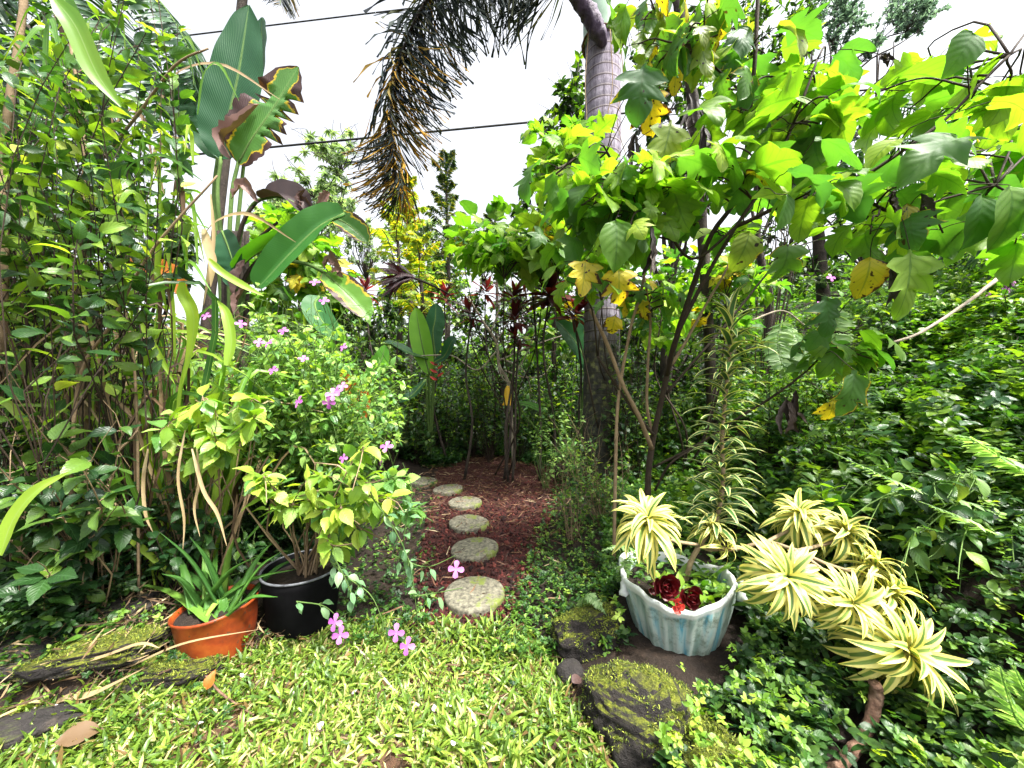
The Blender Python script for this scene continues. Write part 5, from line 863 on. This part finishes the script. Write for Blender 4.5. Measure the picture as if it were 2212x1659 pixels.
heli('dark broad leaved plant just left of the palm trunk base', 1240, 5.6, [([(1268, 790, 5.3), (1250, 750, 5.3), (1228, 720, 5.3), (1200, 690, 5.3)], .17, (.3, -1, .3), BAN, .45), ([(1265, 800, 5.4), (1260, 750, 5.4), (1262, 710, 5.4), (1270, 680, 5.4)], .14, (-.3, -1, .1), BAN, .2), ([(1290, 800, 5.2), (1310, 750, 5.2), (1320, 700, 5.1), (1345, 650, 5.1)], .13, (-.1, -1, .1), BAN, .3), ([(1110, 870, 5.4), (1140, 875, 5.3), (1165, 885, 5.2), (1180, 890, 5.2)], .07, (0, -.6, 1), BAN, .8)], 3)

# ------------------------------------------------------------------ maroon ti plants
TL_ = ['maroon ti plant with the fullest dark red head, right of centre under the lime leaves', 'maroon ti plant above the hanging yellow bell', 'short maroon ti plant left of the yellow bell branch', 'maroon ti plant with bronze green head just left of the fullest one', 'tall dark maroon ti plant beside the palm trunk', 'maroon ti plant standing between the paddle leaf clump and the others', 'low purple ti plant crown under the bronze green head', 'small dark ti plant head peeking above the green undergrowth at centre', 'upper maroon ti plant head partly behind the lobed leaves', 'maroon ti plant farthest left, by the dead palm frond']
for i, (px, py, Y, L, n) in enumerate([(1185, 650, 4.9, .50, 46), (1112, 700, 4.9, .34, 26), (1018, 690, 5.0, .28, 20), (1105, 655, 5.0, .30, 22), (1240, 690, 4.9, .36, 30), (960, 655, 6.0, .34, 20), (1120, 745, 4.95, .28, 20), (1048, 640, 6.3, .36, 18), (1148, 600, 5.0, .36, 26), (790, 640, 6.2, .34, 18)]):
    rg = np.random.default_rng(110 + i); t = thing('ti_plant', TL_[i], 'plant', gp(px + rg.uniform(-20, 20), Y), 'maroon ti plants in the middle distance'); c = P(px, py, Y); b = MB(); tube(b, bend(np.array(t['_o']), c, rg, .08, 0), .022, .012, n=12, sides=6, bump=.1, rg=rg); b.build('stem', BARKB, t)
    rosette(c, nrm([rg.normal() * .2, -.2, 1]), L, n, rg, T_LANCE, lo=-.3, hi=1.4, squash=1.1, rise=.15).build('leaf_rosette', TIR, t)

# ------------------------------------------------------------------ hanging bell and the small tree that holds it
rg = np.random.default_rng(121); bc = P(1097, 838, 5.5); s = 5.5 / F
t = thing('small_bare_tree', 'thin twisted bare branched small tree behind the hanging yellow bell', 'tree', gp(1110, 5.7)); b = MB(); b0 = gp(1110, 5.7)
tube(b, [b0, P(1100, 840, 5.65), P(1078, 790, 5.6), P(1072, 740, 5.6), P(1040, 690, 5.6), P(1010, 640, 5.6)], .03, .012, n=22, sides=7, bump=.2, rg=rg)
for a in [[(1076, 780), (1110, 765), (1170, 740), (1235, 718), (1245, 700)], [(1076, 790), (1085, 815), (1097, 826), (1110, 822)], [(1090, 800), (1130, 815), (1170, 812), (1190, 790)], [(1072, 760), (1030, 800), (980, 770), (930, 768), (880, 772)], [(1072, 740), (1100, 690), (1110, 640), (1102, 590)], [(1085, 775), (1130, 800), (1150, 850)], [(1060, 720), (1080, 650), (1060, 590)], [(1100, 830), (1140, 760), (1160, 700)]]: tube(b, [P(x, y, 5.5 + .02 * k) for k, (x, y) in enumerate(a)], .012, .005, n=18, sides=6, bump=.2, rg=rg)
b.build('branch', STEMW, t)
bl = thing('hanging_bell', 'yellow plastic bell shaped trap hanging from a thin branch at the centre', 'bell', bc + [0, 0, -36 * s]); b = MB()
V, f, a = lathe([(11.5, -38), (12.2, -37), (12, -35.5), (9.4, -33), (8.8, -28), (8.2, -20), (7.4, -10), (6.2, -3), (3.8, .8), (3.5, 3), (2.4, 4.2), (.2, 4.6)], (0, 0, 0), 40, mod=lambda th, z, k: 1 + .02 * np.cos(th * 8) * (k > 2)); b.add(V * s + bc, f, a); b.build('bell_body', YELL, bl)
b = MB(); th = np.linspace(0, 2 * math.pi, 20); tube(b, np.stack([bc[0] + 3 * s * np.cos(th), np.full(20, bc[1]), bc[2] + 7.5 * s + 3.6 * s * np.sin(th)], -1), .5 * s, n=20, sides=6, cap=False); b.build('hook', WIRE, bl)

# ------------------------------------------------------------------ dead palm frond, cables, pale log
b = MB(); br = MB(); rg = np.random.default_rng(131)
t = thing('dead_palm_frond', 'blackish dead palm frond hanging between the drooping leaves and the centre', 'dead frond', P(870, 640, 5.2)); 
for k in range(40): tip = P(800 + rg.uniform(0, 60), 560 + rg.uniform(0, 90), 5.0 + rg.uniform(-.2, .2)); st = P(880 + rg.uniform(-20, 20), 600 + rg.uniform(-4, 6), 5.1); ribbon(b, [st, (st + tip) / 2 + [0, 0, .03], tip], .022, (rg.normal(), -1, .5), n=6, cols=3, fold=.4, rnd=rg.uniform(0, .3))
tube(br, poly3([(870, 596, 5.1), (905, 605, 5.2), (950, 625, 5.3), (975, 640, 5.4)]), .02, .012, n=10, sides=6); b.build('frond_blades', TIR, t); br.build('frond_stalk', BARKB, t)
def cable(label, a, bq, sag, r, nm):
    p0, p1 = np.array(a), np.array(bq); tt = np.linspace(0, 1, 60)[:, None]; c = p0 * (1 - tt) + p1 * tt - np.array([0, 0, 1]) * sag * 4 * tt * (1 - tt); b = MB(); tube(b, c, r, n=60, sides=6); tag(b.build('overhead_cable', CABM, loc=p0), label, 'cable', 'overhead cables')
def ext(p, q, k0, k1): p, q = np.array(p), np.array(q); return p - (q - p) * k0, q + (q - p) * k1
a, q = ext(P(455, 71, 13), P(735, 37, 13), 2.2, 3); cable('upper thin black overhead cable crossing beside the tallest upright leaf', a, q, .0, .026, 'u')
a, q = ext(P(590, 318, 14), P(1130, 266, 14), 1.0, 1.5); cable('lower twisted overhead cable running behind the drooping palm frond', a, q, .0, .040, 'l')
twig('bare_log', 'pale bare branch slanting up out of the vines on the right', [P(1930, 740, 3.2), P(1990, 718, 3.2), (P(2080, 660, 3.2)), P(2155, 603, 3.2)], .012, .016, STEMW, 8)
twig('curved_twig', 'short pale curved twig above the ferns, left of the pale slanting branch', [P(1625, 632 + 60, 3.3), P(1690, 672, 3.3), P(1740, 705, 3.3)], .009, .007, STEMW, 9)

# ------------------------------------------------------------------ ferns
def fern(label, base, fronds, L, seed, mat=FERN):
    g = np.random.default_rng(seed); t = thing('fern', label, 'fern', base, 'ferns on the right bank')
    for pts in fronds:
        b, br = MB(), MB(); frond(b, br, pts, g, n=46, L=L, planes=[0, 180], drop=.12, r0=.005, tpls=T_LANCE, squash=1.3, prof=lambda t: np.clip(np.sin(np.clip(t * .8 + .2, 0, 1) * math.pi), .12, 1), rnd=(.3, 1), fwd=.25); tube(b, spline(pts, 10), .004, .002, sides=4); b.build('frond', mat, t)
fern('pale fern with long frond arching down left across the right bank', gp(2230, 1.9), [poly3([(2260, 1160, 1.9), (2100, 1090, 1.8), (1960, 1050, 1.75), (1780, 970, 1.75)]), poly3([(2260, 1040, 1.8), (2180, 1000, 1.8), (2100, 950, 1.8), (2060, 940, 1.8)]), poly3([(2260, 1180, 1.8), (2180, 1170, 1.7), (2080, 1120, 1.65), (1990, 1085, 1.65)])], .085, 141)
fern('drooping fern with ladder like fronds hanging near the tall striped column', gp(1800, 3.2), [poly3([(1800, 660, 3.1), (1806, 700, 3.05), (1802, 750, 3.0), (1795, 800, 3.0)]), poly3([(1700, 700, 3.2), (1725, 740, 3.1), (1740, 780, 3.0), (1760, 800, 3.0)]), poly3([(1690, 690, 3.2), (1680, 740, 3.1), (1690, 790, 3.0), (1700, 820, 3.0)])], .13, 142)
fern('short fern between the path weeds and the white tub', gp(1340, 2.1), [poly3([(1400, 1260, 2.1), (1380, 1200, 2.0), (1340, 1180, 1.95), (1300, 1190, 1.9)]), poly3([(1340, 1260, 2.0), (1350, 1220, 1.95), (1360, 1200, 1.9)]), [gp(1250, 1.95), P(1262, 1290, 1.9), P(1290, 1300, 1.85), P(1310, 1330, 1.82)]], .05, 143)
fern('blurred fern at the bottom right corner of the garden', gp(2200, 1.35), [poly3([(2260, 1620, 1.2), (2200, 1560, 1.15), (2170, 1480, 1.15), (2160, 1440, 1.15)]), poly3([(2280, 1560, 1.2), (2220, 1500, 1.2), (2190, 1440, 1.2)])], .055, 144)
rg = np.random.default_rng(145)
# larger single weeds on the bank
polyshrub('broad_leaf_weed', 'tall weed with broad pointed leaves at the right edge above the dark creeper', 'plant', [gp(2100, 2.0), gp(2250, 2.0)], [(1800, 1080), (1950, 1050), (2230, 1060), (2230, 1380), (1980, 1320), (1850, 1200)], 1.5, 2.3, 50, 11, (.06, .12), T_OV, [G2, G2D, G3], STEMG, 146, r=.004, start=.45, lmats=[.5, .4, .1])
polyshrub('broad_leaf_weed', 'weed with a few large pointed leaves between the striped column and the rosettes', 'plant', [gp(1750, 2.2)], [(1640, 1040), (1800, 1000), (1950, 1100), (1900, 1200), (1680, 1100)], 1.95, 2.4, 26, 8, (.06, .12), T_SERR, [G2, G1], STEMG, 147, r=.004, start=.5, lmats=[.7, .3])
polyshrub('pink_flowered_bush', 'low wispy pink flowered bush at the base of the ringed palm', 'bush', [gp(1250, 4.4), gp(1180, 4.6)], [(1120, 860), (1180, 800), (1300, 880), (1300, 1000), (1160, 980)], 3.9, 4.8, 36, 9, (.05, .08), T_OV, G4, STEMG, 148, r=.003, start=.3)
t = polyshrub('flowering_vine', 'vine with scattered mauve flowers climbing the upper right bank', 'vine', [gp(2000, 4.3), gp(2150, 4.3), gp(2300, 4.0)], [(1650, 640), (1800, 560), (2000, 560), (2260, 520), (2260, 700), (1900, 720)], 3.6, 5.2, 110, 14, (.06, .10), T_OV, [GB, G4], STEMG, 149, r=.003, start=.3, lmats=[.6, .4])
for (px, py) in [(2140, 560), (2185, 610), (2175, 625), (2205, 660), (1880, 585), (2140, 640), (1795, 600), (1770, 660)]: b = MB(); flower(b, P(px, py, 3.45), .045, (0, -1, .4), rg); b.build('flower', PINK, t)

# ------------------------------------------------------------------ background trees
def tree(name, label, base, crown, Yr, ntw, nl, size, tpls, lm, seed, tr=.1, trunk_to=None, cat='tree', drop=-.2, start=.6, squash=1., bark=BARKB, r=.01, group=None, spread=.9, upj=.4, opp=True, jit=.4, lift=.25, ns=7):
    g = np.random.default_rng(seed); t = thing(name, label, cat, base, group); T = sample_view(np.array(crown, float), ntw, Yr[0], Yr[1], g); cen = T.mean(0)
    topz = trunk_to if trunk_to is not None else np.array([cen[0], cen[1], base[2] * .4 + cen[2] * .6]); bt, bl = MB(), MB(); c = tube(bt, bend(base, topz, g, .06, 0), tr, tr * .45, n=18, sides=9, bump=.08, rg=g)
    K = max(4, ntw // 9); hubs = []
    for h in T[g.choice(len(T), K, replace=False)]:
        st = c[g.integers(8, 18)]; hh = st * .35 + h * .65; tube(bt, bend(st, hh, g, .12, .1), tr * .35, tr * .14, n=9, sides=6); hubs.append(hh)
    hubs = np.array(hubs)
    for q in T:
        a = hubs[np.argmin(np.linalg.norm(hubs - q, axis=1))]; stem_leaves(bt, bl, bend(a, q, g, .15, lift), g, nl, size, tpls, r=r, start=start, drop=drop, spread=spread, squash=squash, opp=opp, upj=upj, jit=jit, pet=.1 if size[1] < .07 else 0, ns=ns)
    bt.build('trunk', bark, t); bl.build('crown', lm, t); return t
WH = []                                            # palmate whorl of far leaves
for i in range(4):
    g = np.random.default_rng(400 + i); b = MB(); n = 8; az = np.arange(n) * 2 * math.pi / n; place(b, T_LANCE, np.zeros((n, 3)), np.c_[np.cos(az), np.sin(az), -.25 * np.ones(n)], np.tile([0, 0, 1.], (n, 1)), np.full(n, .55) * g.uniform(.8, 1.1, n), 0, g, squash=1.1); WH.append((np.concatenate(b.v), np.concatenate(b.f), np.concatenate(b.a)))
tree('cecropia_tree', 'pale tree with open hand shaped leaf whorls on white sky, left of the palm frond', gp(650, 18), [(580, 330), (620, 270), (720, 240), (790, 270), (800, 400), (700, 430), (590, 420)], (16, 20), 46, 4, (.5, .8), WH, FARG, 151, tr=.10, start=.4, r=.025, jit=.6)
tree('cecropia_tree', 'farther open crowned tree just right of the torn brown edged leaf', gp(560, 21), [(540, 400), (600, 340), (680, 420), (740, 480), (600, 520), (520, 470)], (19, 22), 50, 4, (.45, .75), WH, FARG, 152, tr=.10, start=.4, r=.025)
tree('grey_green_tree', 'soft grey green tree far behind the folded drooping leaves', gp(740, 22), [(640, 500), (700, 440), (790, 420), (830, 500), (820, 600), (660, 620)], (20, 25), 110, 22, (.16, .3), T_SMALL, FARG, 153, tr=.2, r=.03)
# layered conifer like tree: tiers of pinnate sprays
def spraytree(label, px, Y, ytop, ybot, wpx, tiers, seed, mat, cat='tree', name='fern_leaved_tree', L=.16):
    g = np.random.default_rng(seed); base = gp(px, Y); t = thing(name, label, cat, base); s = Y / F; bt, bl = MB(), MB(); topp = P(px, ytop + 30, Y); tube(bt, [base, (base + topp) / 2 + [.1, 0, 0], topp], .10, .02, n=24, sides=8)
    for k in range(tiers * 3):
        u = k / (tiers * 3 - 1); z = topp[2] - u * (ybot - ytop) * s + g.uniform(-.1, .1); rr = wpx * s * (.30 + .70 * min(1, u * 1.8)) * g.uniform(.55, 1.25)
        az = k * 2.39996 + g.uniform(-.3, .3); up = 1.3 * (1 - u) ** 2 + g.uniform(-.1, .2); d = np.array([math.cos(az), math.sin(az), 0]); c0 = np.array([topp[0], topp[1], z])
        frond(bl, bt, [c0, c0 + d * rr * .4 + [0, 0, rr * (.22 + up * .4)], c0 + d * rr * .75 + [0, 0, rr * (.2 + up * .7)], c0 + d * rr + [0, 0, rr * (.02 + up)]], g, n=32, L=L * s * 220, planes=[0, 180], drop=.3, r0=.012, tpls=T_LANCE, squash=1.0, prof=lambda t: np.clip(np.sin(np.clip(t * .85 + .15, 0, 1) * math.pi), .2, 1), fwd=.3, rnd=(0, 1))
    bt.build('trunk', BARKB, t); bl.build('crown', mat, t); return t
spraytree('tall dark narrow tree with tiers of feathery sprays standing alone against the sky at centre', 962, 11, 325, 600, 72, 13, 154, FARD, L=.07)
spraytree('small dark feathery tree tip right of the tall narrow one', 1068, 13, 425, 560, 50, 6, 155, FARD, L=.07)
spraytree('yellow green feathery tree below the tip of the drooping palm frond', 855, 8.5, 400, 660, 95, 9, 156, YELF, L=.085)
spraytree('smaller yellow feathery tree beside the tall narrow tree', 905, 8, 500, 660, 75, 7, 157, YELF, L=.085)
spraytree('orange tinged feathery tree top directly under the palm frond tip', 880, 9.5, 385, 520, 60, 7, 158, YELF, L=.08)
tree('small_leaved_tree', 'slender tree with small oval leaves standing left of the palm trunk', gp(1215, 7), [(1130, 330), (1160, 190), (1230, 120), (1262, 60), (1275, 300), (1250, 480), (1090, 470)], (6, 7.2), 90, 12, (.12, .2), T_OV, DARKF, 161, tr=.06, r=.008, start=.45)
tree('leafy_tree', 'tree with fine dark foliage rising directly right of the palm trunk', gp(1430, 6.2), [(1350, 40), (1460, -40), (1560, 60), (1600, 250), (1540, 480), (1370, 480)], (5, 6.6), 130, 14, (.09, .16), T_OV, [DARKF], 162, tr=.12, r=.01, start=.4)
tree('leafy_tree', 'fine leaved tree against the sky at the top, left of the airy grey tree', gp(1660, 7.5), [(1560, -60), (1760, -60), (1800, 60), (1750, 200), (1640, 320), (1540, 200)], (6.5, 8), 120, 16, (.10, .19), T_LANCE, [DARKF], 163, tr=.10, r=.01, start=.35, squash=1.4)
tree('leafy_tree', 'dark foliage tree filling the gap under the lime leaves at the right', gp(1850, 5.6), [(1600, 380), (1900, 330), (2240, 400), (2240, 620), (1650, 640)], (4.8, 6.6), 150, 15, (.09, .15), T_OV, [DARKF], 164, tr=.08, r=.01, start=.35)
t = tree('airy_grey_tree', 'airy grey green tree with thin black branches at the top right, against the sky', gp(1820, 15), [(1720, -80), (2060, -90), (2075, 5), (1990, 70), (1900, 110), (1830, 130), (1740, 60)], (13, 16), 170, 30, (.10, .2), T_SMALL, [leafmat("pale_grey_leaf", [(0, (.06, .11, .09)), (1, (.2, .3, .22))], trans=.4, tr=(1.2, 1.3, .9))], 165, tr=.14, trunk_to=P(1790, 160, 14.5), r=.016, start=.3, lift=.05)
polyshrub('slim_leaved_sapling', 'sapling with slim bluish leaves silhouetted left of the airy grey tree', 'tree', [gp(1640, 4.5)], [(1700, 40), (1760, -20), (1800, 60), (1780, 160), (1700, 190)], 4.2, 4.8, 16, 16, (.14, .24), T_LANCE, leafmat("bluish_leaf", [(0, (.04, .07, .08)), (1, (.12, .18, .16))], trans=.3), STEMB, 166, r=.008, start=.55, k=.05, lift=.05, squash=1.4)
# dark trunk with hanging dead leaves right of the palm
rg = np.random.default_rng(167); t = thing('shaded_trunk_tree', 'dark thick mossy trunk hung with dead leaves, right of the ringed palm', 'tree', gp(1540, 4.6)); b = MB(); tube(b, [gp(1540, 4.6), P(1530, 700, 4.5), P(1510, 400, 4.3), P(1492, 180, 4.1), P(1470, 40, 4.0), P(1450, -100, 4.0)], .06, .06, n=40, sides=12, bump=.2, rg=rg); b.build('trunk', BARKB, t)
b = MB()
for k in range(26): p = P(1500 + rg.uniform(-28, 28), rg.uniform(180, 420), 3.85); ribbon(b, [p, p + [rg.normal() * .03, -.03, -.12], p + [rg.normal() * .06, -.02, -.3]], .03, (rg.normal(), -1, .1), n=8, cols=5, fold=.8, rnd=rg.uniform(0, 1), rg=rg, tear=.4)
b.build('hanging_dead_leaves', DEAD, t)
# palms on the right behind and at the top left
def palm(label, base, crown, fronds, L, seed, mat=PALM2, trunk=True):
    g = np.random.default_rng(seed); t = thing('feather_palm', label, 'palm tree', base, 'feather leaved palms around the garden')
    if trunk: b = MB(); tube(b, [base, (base + crown) / 2, crown], .09, .07, n=16, sides=10, bump=.06, rg=g); b.build('trunk', BARKB, t)
    for f in fronds: b, br = MB(), MB(); frond(b, br, [crown] + f, g, n=90, L=L, planes=[5, 175], drop=.45, r0=.016, squash=1.1, rnd=(0, 1)); o = b.build('frond', mat, t); br.build('frond_stalk', STEMG, t)
cr = P(1760, 420, 5.4); palm('low palm with long green fronds arching behind the lime leaves at the right', gp(1790, 5.4), cr, [poly3([(1800, 300, 5.3), (1900, 230, 5.2), (2040, 260, 5.1), (2120, 340, 5.0)]), poly3([(1740, 300, 5.2), (1700, 240, 5.1), (1600, 215, 5.0), (1540, 240, 4.9)]), poly3([(1850, 330, 5.2), (1980, 310, 5.0), (2120, 380, 4.8), (2200, 470, 4.7)]), poly3([(1800, 380, 5.2), (1900, 360, 5.0), (2050, 420, 4.8)]), poly3([(1860, 260, 5.6), (1990, 150, 5.8), (2060, 170, 6), (2130, 240, 6)])], .5, 171)
cr = P(2350, 380, 4.2); palm('palm at the right edge whose fronds fan in behind the biggest leaves', gp(2350, 4.2), cr, [poly3([(2250, 330, 4.1), (2130, 400, 4.0), (2050, 520, 3.9)]), poly3([(2260, 250, 4.1), (2120, 220, 4.0), (1990, 260, 3.9)]), poly3([(2280, 420, 4.0), (2180, 480, 3.9), (2120, 560, 3.8)])], .5, 172)
cr = P(60, 60, 4.6); palm('palm behind the upper left shrub with hanging leaflets showing through', gp(60, 4.6), cr, [poly3([(200, -60, 4.5), (320, -20, 4.4), (400, 90, 4.3), (420, 190, 4.3)]), poly3([(160, 0, 4.4), (250, 60, 4.2), (330, 180, 4.1), (350, 300, 4.1)]), poly3([(0, -30, 4.4), (-60, 100, 4.2), (-80, 260, 4.1)]), poly3([(130, 120, 4.4), (200, 240, 4.3), (210, 400, 4.2)]), poly3([(40, 160, 4.4), (0, 300, 4.3), (10, 460, 4.2)])], .75, 173)
cr = P(560, -330, 6.5); palm('palm whose dark frond tips just enter the top edge above the tallest upright leaf', gp(420, 6.5), cr, [poly3([(580, -200, 6.4), (600, -60, 6.2), (606, 12, 6.1)]), poly3([(530, -220, 6.4), (480, -140, 6.3), (440, -60, 6.2)])], .55, 174, mat=PALMG)
# undergrowth and tree line behind everything
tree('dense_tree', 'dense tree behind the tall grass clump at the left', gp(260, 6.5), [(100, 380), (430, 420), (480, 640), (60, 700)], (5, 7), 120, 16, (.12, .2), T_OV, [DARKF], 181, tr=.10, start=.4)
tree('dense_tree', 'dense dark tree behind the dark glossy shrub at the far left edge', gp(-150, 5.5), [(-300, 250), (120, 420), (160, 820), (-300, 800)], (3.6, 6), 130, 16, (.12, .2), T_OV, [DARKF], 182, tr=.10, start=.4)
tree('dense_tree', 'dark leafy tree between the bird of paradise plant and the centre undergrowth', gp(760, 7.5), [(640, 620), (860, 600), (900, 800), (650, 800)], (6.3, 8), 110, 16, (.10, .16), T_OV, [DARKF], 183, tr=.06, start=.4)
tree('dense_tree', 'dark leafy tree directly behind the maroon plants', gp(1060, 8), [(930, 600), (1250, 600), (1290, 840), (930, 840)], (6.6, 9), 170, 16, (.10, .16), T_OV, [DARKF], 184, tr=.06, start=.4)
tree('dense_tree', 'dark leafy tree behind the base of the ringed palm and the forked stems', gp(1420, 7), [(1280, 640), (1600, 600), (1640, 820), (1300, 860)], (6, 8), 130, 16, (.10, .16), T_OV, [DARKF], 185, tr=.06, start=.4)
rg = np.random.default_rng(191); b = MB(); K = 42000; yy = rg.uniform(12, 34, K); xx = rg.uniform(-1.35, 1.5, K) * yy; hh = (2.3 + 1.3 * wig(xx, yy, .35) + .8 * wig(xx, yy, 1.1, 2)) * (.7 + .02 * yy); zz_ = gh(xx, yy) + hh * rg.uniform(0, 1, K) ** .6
place(b, T_OV, np.c_[xx, yy, zz_], np.c_[rg.normal(size=(K, 2)), rg.normal(size=K) * .4 - .2], np.c_[rg.normal(size=(K, 2)) * .5, np.ones(K)], rg.uniform(.25, .5, K), rg.uniform(0, 1, K), rg)
tag(b.build('far_thicket', DARKF), 'far green thicket closing the garden behind all the plants', 'thicket', kind='stuff')
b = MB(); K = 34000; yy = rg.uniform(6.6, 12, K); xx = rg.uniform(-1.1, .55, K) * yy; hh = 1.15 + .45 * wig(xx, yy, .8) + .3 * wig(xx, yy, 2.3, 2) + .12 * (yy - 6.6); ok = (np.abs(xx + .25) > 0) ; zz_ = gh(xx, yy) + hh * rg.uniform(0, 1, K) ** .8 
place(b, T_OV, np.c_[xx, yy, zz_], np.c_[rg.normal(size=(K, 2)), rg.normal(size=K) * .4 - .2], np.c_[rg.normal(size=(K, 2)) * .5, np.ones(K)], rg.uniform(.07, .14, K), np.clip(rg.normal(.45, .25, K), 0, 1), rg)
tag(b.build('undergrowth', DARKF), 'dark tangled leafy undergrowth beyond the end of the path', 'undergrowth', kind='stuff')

for i, (lab, px, poly, Y0, Y1, n, lm) in enumerate([
    ('leafy bush with bright speckled leaves just behind the hanging yellow bell', 1120, [(1000, 700), (1260, 690), (1280, 900), (1010, 910)], 5.75, 6.6, 120, 'a'),
    ('leafy bush filling the gap between the bell and the paddle leaf clump', 960, [(860, 720), (1040, 700), (1040, 900), (860, 920)], 6.1, 7, 110, 'a'),
    ('light green bush behind the pink flowered bush at left of the path', 780, [(600, 640), (860, 650), (880, 860), (640, 840)], 4.4, 5.6, 130, 'b'),
    ('shadowy bush at the left end of the path behind the farthest stone', 840, [(780, 820), (930, 840), (960, 960), (800, 1000)], 5.3, 6.2, 70, 'c'),
    ('bush with small pale leaves right of the palm trunk base, behind the forked stems', 1440, [(1340, 760), (1560, 740), (1580, 960), (1350, 980)], 4.4, 5.4, 110, 'a')]):
    polyshrub('leafy_bush', lab, 'bush', [gp(px, (Y0 + Y1) / 2), gp(px + 60, (Y0 + Y1) / 2), gp(px - 60, (Y0 + Y1) / 2)], poly, Y0, Y1, n, 14, (.07, .12), T_OV, {'a': [GC, GB], 'b': [G4, GB], 'c': [G2D, GC]}[lm], STEMB, 250 + i, r=.004, start=.3, lmats=[.7, .3], drop=-.1, rnd=(0, 1))

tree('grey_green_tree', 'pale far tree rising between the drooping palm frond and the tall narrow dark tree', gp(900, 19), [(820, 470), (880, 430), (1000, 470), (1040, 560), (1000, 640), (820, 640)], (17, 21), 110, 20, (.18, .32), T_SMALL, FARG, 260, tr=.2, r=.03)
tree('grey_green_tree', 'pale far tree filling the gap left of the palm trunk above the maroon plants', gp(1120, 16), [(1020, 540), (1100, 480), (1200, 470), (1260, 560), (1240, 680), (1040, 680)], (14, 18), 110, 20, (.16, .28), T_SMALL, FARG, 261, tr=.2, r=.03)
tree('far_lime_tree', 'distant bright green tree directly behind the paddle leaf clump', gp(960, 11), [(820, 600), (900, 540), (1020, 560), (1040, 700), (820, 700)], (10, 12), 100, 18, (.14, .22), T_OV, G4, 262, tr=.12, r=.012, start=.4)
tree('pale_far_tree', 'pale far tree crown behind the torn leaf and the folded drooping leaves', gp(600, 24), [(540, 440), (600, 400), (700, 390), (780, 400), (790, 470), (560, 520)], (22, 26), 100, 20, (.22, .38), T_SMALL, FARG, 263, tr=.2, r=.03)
for i, (lab, px, poly, Y0, Y1, n, lm, sz) in enumerate([
    ('rounded light green bush high on the right bank near the slanting pale branch', 2000, [(1860, 620), (2000, 560), (2140, 620), (2120, 800), (1880, 800)], 3.6, 4.4, 90, 'a', (.06, .10)),
    ('dark bush on the right bank below the slanting pale branch', 2050, [(1900, 820), (2060, 780), (2220, 840), (2200, 980), (1920, 960)], 2.9, 3.6, 80, 'c', (.05, .09)),
    ('bush on the bank directly right of the tall striped column', 1720, [(1640, 740), (1760, 700), (1860, 780), (1820, 920), (1660, 920)], 3.0, 3.8, 90, 'b', (.05, .085)),
    ('tall loose bush at the right edge above the broad leaf weed', 2230, [(2120, 640), (2220, 560), (2330, 640), (2330, 900), (2140, 880)], 2.9, 3.8, 90, 'b', (.06, .10)),
    ('yellow green bush on the bank left of the arching pale fern', 1800, [(1680, 900), (1820, 860), (1920, 940), (1880, 1040), (1700, 1040)], 2.5, 3.0, 60, 'b', (.04, .075))]):
    polyshrub('bank_bush', lab, 'bush', [gp(px, (Y0 + Y1) / 2), gp(px + 60, (Y0 + Y1) / 2), gp(px - 60, (Y0 + Y1) / 2)], poly, Y0, Y1, n, 14, sz, T_OV, {'a': [GC, GB], 'b': [GB, G4], 'c': [G2D, GC]}[lm], STEMB, 270 + i, r=.004, start=.3, lmats=[.7, .3], drop=-.05, rnd=(0, 1), upj=.3)

polyshrub('shadow_cover_vine', 'leafy vine added over the shadowed right side of the ringed palm trunk low down', 'vine', [gp(1330, 4.45), gp(1370, 4.4)], [(1300, 560), (1390, 540), (1420, 900), (1310, 980)], 4.1, 4.5, 70, 12, (.06, .11), T_OV, [G2D, GB], STEMB, 290, r=.004, start=.2, lmats=[.6, .4], k=.08, lift=.05)  # vine added to cover the part of the trunk lost in shadow
polyshrub('twiggy_weed', 'thin twiggy weed with tiny pale leaves between the path edge and the forked stems', 'plant', [gp(1240, 3.0), gp(1300, 3.2)], [(1180, 900), (1320, 880), (1400, 960), (1340, 1080), (1200, 1060)], 2.8, 3.6, 60, 12, (.035, .06), T_OV, [GC, GB], STEMT, 291, r=.0025, start=.2, lmats=[.5, .5])
